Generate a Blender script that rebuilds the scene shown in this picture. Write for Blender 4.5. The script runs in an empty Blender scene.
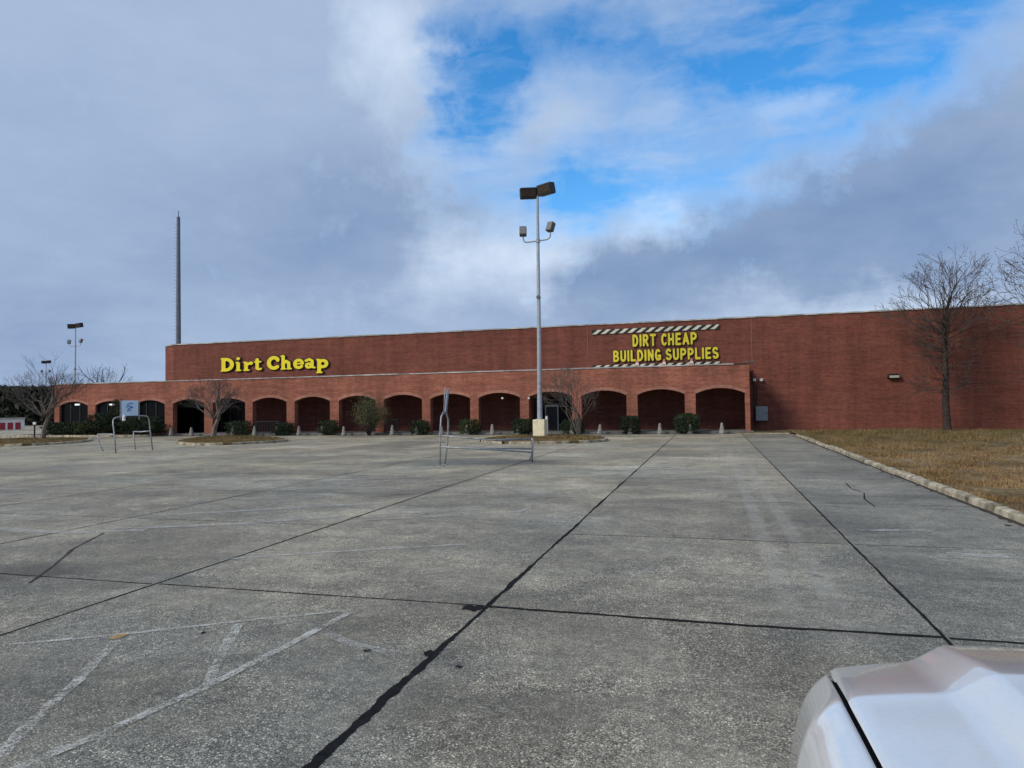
import bpy, bmesh, math, random
from mathutils import Vector, Matrix
random.seed(7)
R = math.radians
sc = bpy.context.scene
COL = sc.collection

# ------------------------------------------------------------------ camera
FPX = 691.99
AX = Vector((0.9609491589816133, 0.023904207934866, 0.27569059232323634))
AY = Vector((0.2762796563745428, -0.026378459653850824, -0.9607152170856119))
AZ = AX.cross(AY).normalized()
CAM = Vector((0, 0, 1.8))
cam = bpy.data.cameras.new('camera')
co = bpy.data.objects.new('camera', cam)
COL.objects.link(co)
cam.sensor_width = 36
cam.lens = FPX / 1024 * 36
cam.clip_start = 0.05
cam.clip_end = 5000
m3 = Matrix((AX, AY, AZ))
co.matrix_world = Matrix.Translation(CAM) @ m3.to_4x4()
sc.camera = co

def ray(px, py):
    v = Vector((px - 512, -(py - 384), -FPX))
    return Vector((AX.dot(v), AY.dot(v), AZ.dot(v)))
def at(px, py, Y):
    r = ray(px, py)
    return CAM + r * (Y / r.y)
def gx(px, Y, py=420):
    return at(px, py, Y).x

# ------------------------------------------------------------------ helpers
class MB:
    def __init__(s):
        s.v = []; s.f = []; s.mi = []
    def face(s, pts, mi=0):
        n = len(s.v)
        s.v += [tuple(p) for p in pts]
        s.f.append(tuple(range(n, n + len(pts)))); s.mi.append(mi)
    def box(s, x0, x1, y0, y1, z0, z1, mi=0, M=None):
        n = len(s.v)
        P = [(x0,y0,z0),(x1,y0,z0),(x1,y1,z0),(x0,y1,z0),(x0,y0,z1),(x1,y0,z1),(x1,y1,z1),(x0,y1,z1)]
        if M is not None: P = [tuple(M @ Vector(p)) for p in P]
        s.v += P
        for q in ((0,3,2,1),(4,5,6,7),(0,1,5,4),(1,2,6,5),(2,3,7,6),(3,0,4,7)):
            s.f.append(tuple(n + i for i in q)); s.mi.append(mi)
    def tube(s, pts, radii, sides=8, cap=True, mi=0):
        pts = [Vector(p) for p in pts]
        if not isinstance(radii, (list, tuple)): radii = [radii] * len(pts)
        n0 = len(s.v)
        up = None
        for i, p in enumerate(pts):
            a = pts[max(0, i - 1)]; b = pts[min(len(pts) - 1, i + 1)]
            t = (b - a)
            if t.length < 1e-9: t = Vector((0, 0, 1))
            t.normalize()
            if up is None:
                up = t.orthogonal().normalized()
            u = up - t * up.dot(t)
            if u.length < 1e-4: u = t.orthogonal()
            u.normalize(); up = u
            w = t.cross(u)
            for k in range(sides):
                an = 2 * math.pi * k / sides
                s.v.append(tuple(p + (u * math.cos(an) + w * math.sin(an)) * radii[i]))
        for i in range(len(pts) - 1):
            for k in range(sides):
                k2 = (k + 1) % sides
                s.f.append((n0+i*sides+k, n0+i*sides+k2, n0+(i+1)*sides+k2, n0+(i+1)*sides+k)); s.mi.append(mi)
        if cap:
            s.f.append(tuple(n0 + k for k in reversed(range(sides)))); s.mi.append(mi)
            s.f.append(tuple(n0 + (len(pts)-1)*sides + k for k in range(sides))); s.mi.append(mi)
    def lathe(s, prof, c, sides=14, mi=0):
        n0 = len(s.v)
        for (r, z) in prof:
            for k in range(sides):
                an = 2*math.pi*k/sides
                s.v.append((c[0]+r*math.cos(an), c[1]+r*math.sin(an), c[2]+z))
        for i in range(len(prof)-1):
            for k in range(sides):
                k2 = (k+1) % sides
                s.f.append((n0+i*sides+k, n0+i*sides+k2, n0+(i+1)*sides+k2, n0+(i+1)*sides+k)); s.mi.append(mi)
        s.f.append(tuple(n0+k for k in reversed(range(sides)))); s.mi.append(mi)
        s.f.append(tuple(n0+(len(prof)-1)*sides+k for k in range(sides))); s.mi.append(mi)
    def prism(s, poly, z0, z1, mi=0, mi_top=None):
        n = len(poly)
        s.face([(x, y, z1) for x, y in poly], mi if mi_top is None else mi_top)
        for i in range(n):
            a = poly[i]; b = poly[(i+1) % n]
            s.face([(a[0],a[1],z0),(b[0],b[1],z0),(b[0],b[1],z1),(a[0],a[1],z1)], mi)
    def build(s, name, mats, parent=None, smooth=False, bevel=0, loc=None):
        me = bpy.data.meshes.new(name)
        me.from_pydata(s.v, [], s.f)
        if not isinstance(mats, (list, tuple)): mats = [mats]
        for m in mats: me.materials.append(m)
        if len(mats) > 1: me.polygons.foreach_set('material_index', s.mi)
        if smooth: me.polygons.foreach_set('use_smooth', [True]*len(me.polygons))
        me.update()
        o = bpy.data.objects.new(name, me)
        COL.objects.link(o)
        if parent is not None: o.parent = parent
        if loc is not None: o.location = loc
        if bevel:
            b = o.modifiers.new('bevel', 'BEVEL'); b.width = bevel; b.segments = 2; b.limit_method = 'ANGLE'
        return o

def tag(o, label, cat, group=None, kind=None):
    o['label'] = label; o['category'] = cat
    if group: o['group'] = group
    if kind: o['kind'] = kind
    return o
def thing(name, label, cat, loc=(0,0,0), rz=0, group=None):
    o = bpy.data.objects.new(name, None); COL.objects.link(o)
    o.empty_display_size = 0.3
    o.location = loc; o.rotation_euler = (0, 0, rz)
    return tag(o, label, cat, group)
def struct(o):
    o['kind'] = 'structure'; return o
def dup(root, loc, rz=0, label=None, scale=None):
    r = root.copy(); COL.objects.link(r); r.location = loc; r.rotation_euler = (0, 0, rz)
    if scale: r.scale = scale
    if label: r['label'] = label
    for ch in list(root.children):
        c = ch.copy(); COL.objects.link(c); c.parent = r
        for g in list(ch.children):
            d = g.copy(); COL.objects.link(d); d.parent = c
    return r

# ------------------------------------------------------------------ node helpers
class NT:
    def __init__(s, tree):
        s.t = tree; s.n = tree.nodes; s.l = tree.links
    def new(s, typ, **kw):
        nd = s.n.new(typ)
        for k, v in kw.items(): setattr(nd, k, v)
        return nd
    def setin(s, nd, key, v):
        if v is None: return
        if isinstance(v, bpy.types.NodeSocket): s.l.new(v, nd.inputs[key])
        else: nd.inputs[key].default_value = v
    def math(s, op, a, b=None, c=None, clamp=False):
        nd = s.new('ShaderNodeMath', operation=op); nd.use_clamp = clamp
        s.setin(nd, 0, a); s.setin(nd, 1, b); s.setin(nd, 2, c)
        return nd.outputs[0]
    def vmath(s, op, a, b=None):
        nd = s.new('ShaderNodeVectorMath', operation=op)
        s.setin(nd, 0, a); s.setin(nd, 1, b)
        return nd.outputs['Value'] if op in ('LENGTH', 'DOT_PRODUCT') else nd.outputs[0]
    def noise(s, vec, scale, detail=4, rough=0.55, dist=0.0, out=0):
        nd = s.new('ShaderNodeTexNoise')
        s.setin(nd, 'Vector', vec); s.setin(nd, 'Scale', scale); s.setin(nd, 'Detail', detail)
        s.setin(nd, 'Roughness', rough); s.setin(nd, 'Distortion', dist)
        return nd.outputs[out]
    def voronoi(s, vec, scale, feature='F1', rnd=1.0):
        nd = s.new('ShaderNodeTexVoronoi', feature=feature)
        s.setin(nd, 'Vector', vec); s.setin(nd, 'Scale', scale); s.setin(nd, 'Randomness', rnd)
        return nd
    def ramp(s, fac, stops, interp='LINEAR'):
        nd = s.new('ShaderNodeValToRGB'); cr = nd.color_ramp; cr.interpolation = interp
        while len(cr.elements) < len(stops): cr.elements.new(0.5)
        for e, (p, c) in zip(cr.elements, stops):
            e.position = p
            e.color = (c, c, c, 1) if isinstance(c, (int, float)) else (*c, 1)
        s.setin(nd, 'Fac', fac)
        return nd.outputs[0]
    def mix(s, fac, a, b, blend='MIX'):
        nd = s.new('ShaderNodeMix', data_type='RGBA', blend_type=blend)
        s.setin(nd, 0, fac)
        for k, v in ((6, a), (7, b)):
            if isinstance(v, tuple) and len(v) == 3: v = (*v, 1)
            s.setin(nd, k, v)
        return nd.outputs[2]
    def mapr(s, v, a, b, c, d):
        nd = s.new('ShaderNodeMapRange'); nd.clamp = True
        s.setin(nd, 0, v); s.setin(nd, 1, a); s.setin(nd, 2, b); s.setin(nd, 3, c); s.setin(nd, 4, d)
        return nd.outputs[0]
    def sep(s, v):
        nd = s.new('ShaderNodeSeparateXYZ'); s.setin(nd, 0, v); return nd.outputs
    def comb(s, x, y, z):
        nd = s.new('ShaderNodeCombineXYZ'); s.setin(nd, 0, x); s.setin(nd, 1, y); s.setin(nd, 2, z); return nd.outputs[0]

def mat(name, fn=None, col=(.5,.5,.5), rough=.7, metal=0, spec=.4, coat=0):
    m = bpy.data.materials.new(name); m.use_nodes = True
    t = NT(m.node_tree); b = t.n['Principled BSDF']
    b.inputs['Base Color'].default_value = (*col, 1)
    b.inputs['Roughness'].default_value = rough
    b.inputs['Metallic'].default_value = metal
    b.inputs['Specular IOR Level'].default_value = spec
    b.inputs['Coat Weight'].default_value = coat
    if fn: fn(t, b)
    return m
def objc(t):
    return t.new('ShaderNodeTexCoord').outputs['Object']
def wpos(t):
    return t.new('ShaderNodeNewGeometry').outputs['Position']
def bump(t, b, h, strength=.4, dist=.01):
    nd = t.new('ShaderNodeBump'); t.setin(nd, 'Height', h)
    nd.inputs['Strength'].default_value = strength; nd.inputs['Distance'].default_value = dist
    t.l.new(nd.outputs[0], b.inputs['Normal'])
def mottled(c, var=.35, scale=6., detail=5, bumpd=0.0):
    def fn(t, b):
        p = wpos(t)
        n = t.noise(p, scale, detail, .6)
        lo = tuple(x*(1-var) for x in c); hi = tuple(min(1, x*(1+var)) for x in c)
        t.l.new(t.ramp(n, [(.3, lo), (.7, hi)]), b.inputs['Base Color'])
        if bumpd: bump(t, b, n, .5, bumpd)
    return fn

# pavement: exposed-aggregate concrete slabs
def f_pave(t, b):
    p = wpos(t); x, y, z = t.sep(p)
    sx = t.math('FLOOR', t.math('DIVIDE', t.math('ADD', x, 1.99), 3.65))
    sy = t.math('FLOOR', t.math('DIVIDE', t.math('SUBTRACT', y, 5.97), 3.6))
    wn = t.new('ShaderNodeTexWhiteNoise', noise_dimensions='2D'); t.setin(wn, 'Vector', t.comb(sx, sy, 0.0))
    wl = t.new('ShaderNodeTexWhiteNoise', noise_dimensions='1D'); t.setin(wl, 'W', t.math('ADD', sx, 3.7))
    lane = wl.outputs['Value']
    warp = t.vmath('ADD', p, t.vmath('MULTIPLY', t.noise(p, .6, 2, out=1), (1.6, 1.6, 0.0)))
    big = t.noise(warp, .32, 5, .62)
    str_ = t.noise(t.vmath('MULTIPLY', warp, (.7, 1.3, 1.0)), .9, 5, .72)
    fine = t.noise(p, 11.0, 4, .75)
    # tone
    base = t.ramp(big, [(.30, (.190, .166, .120)), (.48, (.280, .248, .182)), (.66, (.395, .352, .264))])
    tone = t.math('MULTIPLY', t.mapr(wn.outputs['Value'], 0, 1, .86, 1.12), t.mapr(lane, 0, 1, .88, 1.10))
    tone = t.math('MULTIPLY', tone, t.mapr(str_, .3, .72, .66, 1.26))
    tone = t.math('MULTIPLY', tone, t.mapr(fine, .28, .72, .66, 1.34))
    mid = t.noise(p, 2.6, 5, .78)
    tone = t.math('MULTIPLY', tone, t.mapr(mid, .30, .70, .74, 1.26))
    # right-hand lane next to the kerb: darker, bluer, smoother
    right = t.mapr(x, 1.64, 1.68, 0, 1)
    tone = t.math('MULTIPLY', tone, t.mapr(right, 0, 1, 1.0, .86))
    # paler, smoother slabs towards the store; rougher exposed stone at this end; brightening from grazing light painted into the tone
    pale = t.mapr(t.math('ADD', y, t.math('MULTIPLY', t.math('SUBTRACT', big, .5), 14.0)), 5.0, 22.0, 0, 1)
    tone = t.math('MULTIPLY', tone, t.mapr(pale, 0, 1, .84, 1.16))
    # aggregate pebbles
    v = t.voronoi(p, 108.0); peb = t.sep(v.outputs['Color'])[0]
    pebc = t.ramp(peb, [(0, .26), (.30, .52), (.62, .98), (.86, 1.30), (.955, 2.1), (1, 2.9)])
    v2 = t.voronoi(p, 210.0); peb2 = t.sep(v2.outputs['Color'])[1]
    pebc2 = t.ramp(peb2, [(0, .40), (.6, 1.0), (1, 1.8)])
    wear = t.mapr(t.noise(warp, .9, 3, .6), .38, .60, .45, 1.0)
    pm = t.mix(t.math('MULTIPLY', wear, t.mapr(right, 0, 1, 1, .75)), (1, 1, 1), pebc)
    col = t.mix(1.0, base, t.comb(tone, tone, tone), 'MULTIPLY')
    col = t.mix(1.0, col, pm, 'MULTIPLY')
    col = t.mix(.7, col, t.mix(1.0, col, pebc2, 'MULTIPLY'))
    col = t.mix(pale, col, t.mix(1.0, col, (1.05, 1.0, .91), 'MULTIPLY'))
    blue = t.math('MULTIPLY', t.mapr(t.noise(t.vmath('ADD', p, (31., 7., 0.)), .25, 5, .6), .46, .62, 0, .60), 1.0)
    blue = t.math('MAXIMUM', blue, t.math('MULTIPLY', right, .50))
    col = t.mix(blue, col, t.mix(1.0, col, (.86, .97, 1.12), 'MULTIPLY'))
    # pale tyre-worn traces down the middle lane
    def trace(xc, w):
        d = t.math('ABSOLUTE', t.math('SUBTRACT', x, xc))
        m = t.mapr(d, w*.5, w, 1, 0)
        m = t.math('MULTIPLY', m, t.mapr(y, 5.9, 7.5, 0, 1))
        m = t.math('MULTIPLY', m, t.mapr(y, 20, 30, 1, .4))
        return t.math('MULTIPLY', m, t.mapr(t.noise(p, 1.7, 5, .7), .32, .58, .04, .46))
    tr = t.math('MAXIMUM', trace(.62, .13), trace(1.02, .13))
    col = t.mix(tr, col, (.36, .335, .285))
    # oil / damp stains with a shape of their own
    st = t.mapr(t.noise(t.vmath('ADD', p, (5., 3., 0.)), .42, 3, .5, .4), .61, .72, 0, .55)
    col = t.mix(st, col, t.mix(1.0, col, (.50, .50, .50), 'MULTIPLY'))
    # oil drips: small dark round spots here and there
    v3 = t.voronoi(p, .75); on = t.mapr(t.sep(v3.outputs['Color'])[0], .55, .56, 0, 1)
    rad = t.math('ADD', v3.outputs['Distance'], t.math('MULTIPLY', t.math('SUBTRACT', fine, .5), .12))
    drip = t.math('MULTIPLY', t.mapr(rad, .03, .085, .55, 0), on)
    col = t.mix(drip, col, (.030, .029, .026))
    # damp patch round the bent cart corral, with the corral's shadow painted in
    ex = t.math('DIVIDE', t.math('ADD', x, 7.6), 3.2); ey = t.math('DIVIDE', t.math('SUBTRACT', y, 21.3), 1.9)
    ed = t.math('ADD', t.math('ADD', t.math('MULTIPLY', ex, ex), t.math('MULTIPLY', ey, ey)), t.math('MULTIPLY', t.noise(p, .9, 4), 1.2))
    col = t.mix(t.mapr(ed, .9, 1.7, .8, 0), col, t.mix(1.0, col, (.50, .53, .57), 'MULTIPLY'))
    # rusty soil by the left edge
    dx = t.math('MULTIPLY', t.math('ADD', x, 7.55), .9); dy = t.math('SUBTRACT', y, 6.1)
    dd = t.math('SQRT', t.math('ADD', t.math('MULTIPLY', dx, dx), t.math('MULTIPLY', dy, dy)))
    soil = t.mapr(t.math('ADD', dd, t.math('MULTIPLY', t.noise(p, 3.0, 4), 1.0)), .75, 1.25, .75, 0)
    col = t.mix(soil, col, (.060, .042, .028))
    t.l.new(col, b.inputs['Base Color'])
    b.inputs['Roughness'].default_value = .66
    h = t.math('ADD', t.math('MULTIPLY', v.outputs['Distance'], -.6), t.math('MULTIPLY', fine, .5))
    bump(t, b, h, .55, .012)
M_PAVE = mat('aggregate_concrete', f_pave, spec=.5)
M_TAR = mat('joint_tar', mottled((.011, .011, .012), .5, 14), rough=.95, spec=.12)
M_SOIL = mat('crack_soil', mottled((.045, .030, .020), .5, 9), rough=.95)

def f_paint(c, lo, hi):
    def fn(t, b):
        p = wpos(t)
        n = t.math('ADD', t.math('MULTIPLY', t.noise(p, 4.0, 4, .75), .55), t.math('MULTIPLY', t.noise(p, 75.0, 2, .7), .45))
        a = t.mapr(n, lo, hi, 0, .78)
        b.inputs['Base Color'].default_value = (*c, 1); b.inputs['Roughness'].default_value = .85
        t.l.new(a, b.inputs['Alpha'])
    return fn
M_PAINT = mat('worn_white_paint', f_paint((.62, .61, .56), .45, .60))
M_PAINT_FAINT = mat('faint_white_paint', f_paint((.50, .50, .47), .43, .60))
M_PAINT_OR = mat('orange_paint_spot', f_paint((.50, .30, .09), .38, .60))

def f_brick(c1, c2, mortar, streak=.25):
    def fn(t, b):
        p = wpos(t); x, y, z = t.sep(p)
        u = t.math('ADD', x, y)
        vec = t.comb(u, z, 0.0)
        bk = t.new('ShaderNodeTexBrick'); t.setin(bk, 'Vector', vec)
        bk.inputs['Color1'].default_value = (*c1, 1); bk.inputs['Color2'].default_value = (*c2, 1)
        bk.inputs['Mortar'].default_value = (*mortar, 1)
        bk.inputs['Scale'].default_value = 1; bk.inputs['Mortar Size'].default_value = .007
        bk.inputs['Mortar Smooth'].default_value = .2
        bk.inputs['Brick Width'].default_value = .22; bk.inputs['Row Height'].default_value = .078
        n = t.noise(t.comb(t.math('MULTIPLY', u, .35), t.math('MULTIPLY', z, 3.2), 0.0), 1.2, 6, .7)
        n2 = t.noise(vec, .35, 5, .6)
        n3 = t.noise(t.comb(t.math('MULTIPLY', u, 3.0), t.math('MULTIPLY', z, 8.0), 0.0), 1.0, 3, .8)
        k = t.math('MULTIPLY', t.mapr(n, .3, .7, 1-streak, 1+streak), t.mapr(n2, .3, .7, 1-streak*.7, 1+streak*.7))
        k = t.math('MULTIPLY', k, t.mapr(n3, .2, .8, .74, 1.26))
        # grime streaks running down from the coping
        dr = t.noise(t.comb(t.math('MULTIPLY', u, 1.6), t.math('MULTIPLY', z, .12), 3.0), 1.0, 5, .65)
        k = t.math('MULTIPLY', k, t.mapr(dr, .35, .62, .80, 1.06))
        col = t.mix(1.0, bk.outputs['Color'], t.comb(k, k, k), 'MULTIPLY')
        t.l.new(col, b.inputs['Base Color'])
        bump(t, b, bk.outputs['Fac'], .3, -.006)
    return fn
M_BRICK = mat('red_brick_wall', f_brick((.208,.054,.032), (.147,.038,.025), (.20,.125,.10), .22), rough=.9, spec=.2)
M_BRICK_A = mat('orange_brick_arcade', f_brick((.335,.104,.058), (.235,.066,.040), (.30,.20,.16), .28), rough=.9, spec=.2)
M_RING = mat('arch_brick', f_brick((.40,.165,.115), (.33,.125,.085), (.36,.25,.2)), rough=.9, spec=.2)
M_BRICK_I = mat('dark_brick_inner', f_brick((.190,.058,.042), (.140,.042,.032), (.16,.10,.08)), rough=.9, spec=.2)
def f_coping(t, b):
    p = wpos(t)
    n = t.noise(t.vmath('MULTIPLY', p, (1.2, 1.2, 4.)), 1.0, 5, .7)
    t.l.new(t.ramp(n, [(.3, (.16,.145,.13)), (.5, (.36,.34,.32)), (.65, (.58,.56,.53))]), b.inputs['Base Color'])
M_COPING = mat('weathered_coping', f_coping, rough=.7)
M_COPING_A = mat('pale_coping', f_coping, rough=.7)
M_CONC = mat('old_concrete', mottled((.30,.285,.25), .35, 4, 7, .004), rough=.9, spec=.2)
M_KERB = mat('kerb_concrete', mottled((.34,.295,.215), .75, 3.0, 7, .012), rough=.92, spec=.2)
M_BOLL = mat('bollard_concrete', mottled((.25,.235,.21), .45, 9, 6, .004), rough=.9, spec=.2)
M_WALK = mat('sidewalk_concrete', mottled((.16,.155,.145), .35, 3, 6), rough=.9, spec=.2)
M_ROOF = mat('grey_roofing', mottled((.25,.25,.25), .2, 2), rough=.9)
M_GLASS = mat('dark_glass', None, (.006,.007,.008), rough=.15, spec=.08)
M_ALU = mat('aluminium_frame', mottled((.45,.45,.46), .2, 8), rough=.4, metal=.6)
M_GALV = mat('galvanised_steel', mottled((.30,.315,.32), .35, 9), rough=.5, metal=.45)
M_POLE = mat('grey_painted_pole', mottled((.36,.385,.42), .18, 5), rough=.5, metal=.2)
M_LAMPB = mat('bronze_lamp_housing', mottled((.020,.018,.017), .5, 6), rough=.6)
M_LENS = mat('brown_lamp_lens', mottled((.050,.030,.020), .6, 8), rough=.35)
M_FLOOD = mat('grey_flood_housing', mottled((.10,.095,.09), .4, 12), rough=.6)
M_PLINTH = mat('cream_painted_concrete', mottled((.78,.69,.47), .18, 6, 7, .003), rough=.85)
M_YEL = mat('yellow_sign_face', mottled((.84,.68,.010), .08, 3), rough=.5)
M_YEL2 = mat('yellow_letter_face', mottled((.72,.59,.035), .14, 3), rough=.5)
M_RET = mat('dark_letter_return', None, (.030,.018,.010), rough=.6)
M_BLACK = mat('black_stripe', mottled((.016,.014,.014), .3, 5), rough=.6)
M_CREAM = mat('cream_stripe', mottled((.62,.60,.47), .25, 4), rough=.6)
M_CONE = mat('faded_orange_cone', mottled((.55,.24,.16), .2, 10), rough=.6)
M_WHITE = mat('dull_white', mottled((.70,.70,.68), .12, 6), rough=.6)
M_BOX = mat('grey_cabinet', mottled((.25,.275,.29), .12, 5), rough=.5)
M_DARKPIPE = mat('dark_pipe', mottled((.035,.028,.026), .3, 8), rough=.6)
M_REDDOOR = mat('red_roller_door', mottled((.30,.020,.035), .2, 4), rough=.5)
M_MULCH = mat('planting_bed_soil', mottled((.085,.060,.036), .6, 5, 8, .02), rough=1)
M_RAIL = mat('green_black_railing', mottled((.022,.030,.032), .3, 8), rough=.5)
M_DBOARD = mat('dark_door_panel', mottled((.016,.014,.018), .3, 6), rough=.35)

def f_grass(t, b):
    p = wpos(t); x, y, z = t.sep(p)
    n = t.noise(p, .5, 6, .65); n2 = t.noise(p, 6.0, 5, .7)
    col = t.ramp(n2, [(.28, (.070,.046,.025)), (.5, (.200,.145,.080)), (.7, (.36,.275,.165))])
    gr = t.math('ADD', t.mapr(n, .44, .64, 0, .55), t.mapr(y, 22, 36, 0, .40), clamp=True)
    col = t.mix(gr, col, t.mix(t.mapr(n2, .3, .7, 0, 1), (.050,.044,.016), (.140,.110,.042)))
    rd = t.mapr(t.noise(t.vmath('ADD', p, (9., 4., 0.)), .7, 5, .7), .46, .62, 0, .8)
    col = t.mix(rd, col, (.080,.046,.024))
    t.l.new(col, b.inputs['Base Color'])
M_GRASS = mat('dead_lawn_ground', f_grass, rough=1, spec=.1)
def f_blade(t, b):
    p = wpos(t); x, y, z = t.sep(p)
    n = t.noise(p, .5, 6, .65); n2 = t.noise(p, 14.0, 3, .8)
    col = t.ramp(n2, [(.3, (.130,.078,.038)), (.5, (.36,.245,.125)), (.72, (.66,.53,.33))])
    rd = t.mapr(t.noise(t.vmath('ADD', p, (9., 4., 0.)), .7, 5, .7), .46, .62, 0, .7)
    col = t.mix(rd, col, t.mix(1.0, col, (.50,.38,.30), 'MULTIPLY'))
    col = t.mix(1.0, col, (.98,.89,.80), 'MULTIPLY')
    gr = t.math('ADD', t.mapr(n, .44, .64, 0, .55), t.mapr(y, 22, 36, 0, .40), clamp=True)
    col = t.mix(gr, col, t.mix(t.mapr(n2, .3, .7, 0, 1), (.048,.048,.015), (.150,.132,.045)))
    t.l.new(col, b.inputs['Base Color'])
M_BLADE = mat('dead_grass_blade', f_blade, rough=.9, spec=.15)
M_LAND = mat('rough_ground', mottled((.10,.085,.05), .4, .8, 6), rough=1)

def f_leaf(c0, c1):
    def fn(t, b):
        oi = t.new('ShaderNodeNewGeometry').outputs['Random Per Island']
        n = t.noise(wpos(t), 2.2, 3, .6)
        f = t.math('ADD', t.math('MULTIPLY', oi, .6), t.math('MULTIPLY', n, .4))
        t.l.new(t.ramp(f, [(.2, c0), (.8, c1)]), b.inputs['Base Color'])
    return fn
M_LEAF = mat('dark_evergreen_leaf', f_leaf((.010,.018,.008), (.036,.055,.020)), rough=.7, spec=.25)
M_LEAF2 = mat('green_hedge_leaf', f_leaf((.014,.026,.009), (.060,.078,.026)), rough=.7, spec=.25)
M_OLIVE = mat('olive_leaf', f_leaf((.055,.056,.026), (.165,.155,.080)), rough=.8, spec=.2)
M_BROWNLEAF = mat('brown_seed_clump', f_leaf((.020,.014,.010), (.06,.04,.022)), rough=.9)
M_WOOD = mat('far_wood_leaf', f_leaf((.022,.026,.020), (.060,.064,.046)), rough=.9, spec=.1)
M_BARK = mat('grey_bark', mottled((.19,.155,.125), .45, 9, 6), rough=.95, spec=.15)
M_BARKD = mat('dark_bark', mottled((.052,.041,.034), .5, 7, 6, .01), rough=.95, spec=.15)
M_TWIG = mat('brown_twig', mottled((.118,.098,.084), .4, 6), rough=.95, spec=.15)
M_TWIGD = mat('dark_twig', mottled((.075,.058,.050), .4, 6), rough=.95, spec=.15)
def f_carpaint(t, b):
    p = objc(t)
    d = t.noise(p, 55.0, 3, .6)
    t.l.new(t.ramp(d, [(.3, (.64,.645,.64)), (.7, (.68,.685,.68))]), b.inputs['Base Color'])
    n = t.noise(p, 2.2, 4, .6)
    t.l.new(t.mapr(n, .3, .7, .10, .22), b.inputs['Roughness'])
M_CAR = mat('white_car_paint', f_carpaint, rough=.2, spec=.55, coat=1.0)
M_CAR.node_tree.nodes['Principled BSDF'].inputs['Coat Roughness'].default_value = .03
M_GAP = mat('black_panel_gap', None, (.008,.008,.009), rough=.8)
M_TYRE = mat('tyre_rubber', None, (.02,.02,.02), rough=.85)
M_RIM = mat('alloy_rim', mottled((.5,.5,.52), .1, 10), rough=.3, metal=.9)
M_HEADL = mat('headlight_lens', mottled((.55,.57,.58), .15, 20), rough=.1, spec=.6)

# ------------------------------------------------------------------ ground
YW = 46.2      # main wall plane
YA = 43.0      # arcade front plane
b = MB(); b.face([(-1500,-1500,-.03),(1500,-1500,-.03),(1500,1500,-.03),(-1500,1500,-.03)])
struct(b.build('ground', M_LAND))
b = MB()
b.face([(-140,-40,0),(4.36,-40,0),(4.36,41.9,0),(-39.2,41.9,0),(-52.5,40.6,0),(-52.5,110,0),(-140,110,0)])
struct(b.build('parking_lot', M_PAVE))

# joints: ragged tar ribbons 4 mm above the slabs
def ribbon(mb, pts, wfun, z, step=.12, jit=.25, seed=1):
    rr = random.Random(seed)
    P = [Vector((x, y, z)) for x, y in pts]
    L = []
    for a, c in zip(P[:-1], P[1:]):
        n = max(1, int((c-a).length/step))
        for i in range(n): L.append(a.lerp(c, i/n))
    L.append(P[-1])
    off = 0; prev = None; lo = ro = 0
    for i, p in enumerate(L):
        t = (L[min(i+1, len(L)-1)] - L[max(i-1, 0)]).normalized()
        s = Vector((-t.y, t.x, 0))
        w = wfun(p)
        lo = lo*.55 + rr.uniform(-1, 1)*jit*.6; ro = ro*.55 + rr.uniform(-1, 1)*jit*.6
        off = off*.90 + rr.uniform(-1, 1)*w*.06
        a = p + s*(w*.5*(1+lo) + off); c = p - s*(w*.5*(1+ro) - off)
        if prev: mb.face([prev[1], c, a, prev[0]])
        prev = (a, c)
jt = MB()
def w1(p): return (.034 if p.y > 8 else .036) + (.022 if p.y < 5.2 else 0) + .012*math.sin(p.y*2.1)
ribbon(jt, [(-1.97, -6), (-1.98, 6), (-2.0, 20), (-2.02, 41.8)], w1, .004, .045, .55, 1)
ribbon(jt, [(1.66, -6), (1.65, 8), (1.66, 41.8)], lambda p: .027, .004, .09, .5, 2)
ribbon(jt, [(-5.5, -4), (-5.62, 6), (-5.78, 14), (-6.0, 35), (-6.0, 38)], lambda p: .022 if p.y < 8 else .030, .004, .15, .4, 3)
for i, xx in enumerate((-9.45, -13.3, -17.2)):
    ribbon(jt, [(xx, 4), (xx-.3, 20), (xx-.6, 40)], lambda p: .022, .004, .3, .4, 4+i)
ribbon(jt, [(-1.99, 5.97), (.2, 5.94), (1.65, 5.98)], lambda p: .046, .0045, .07, .45, 9)
ribbon(jt, [(1.68, 5.96), (4.3, 5.93)], lambda p: .034, .0045, .08, .4, 10)
ribbon(jt, [(-5.58, 5.98), (-2.02, 5.99)], lambda p: .020, .0045, .1, .4, 11)
ribbon(jt, [(-9.4, 5.97), (-5.66, 5.96)], lambda p: .018, .0045, .1, .4, 12)
for k, yy in enumerate((9.55, 13.25, 16.9, 20.6)):
    for j, (xa, xb) in enumerate(((-16.8,-13.4),(-13.2,-9.7),(-9.35,-5.85),(-5.65,-2.05),(-1.95,1.62),(1.69,4.3))):
        if k == 0 and j in (3,): continue
        ribbon(jt, [(xa, yy), ((xa+xb)/2, yy+.03), (xb, yy)], lambda p: .016 if k else .013, .0045, .15, .6, 20+k*7+j)
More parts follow.
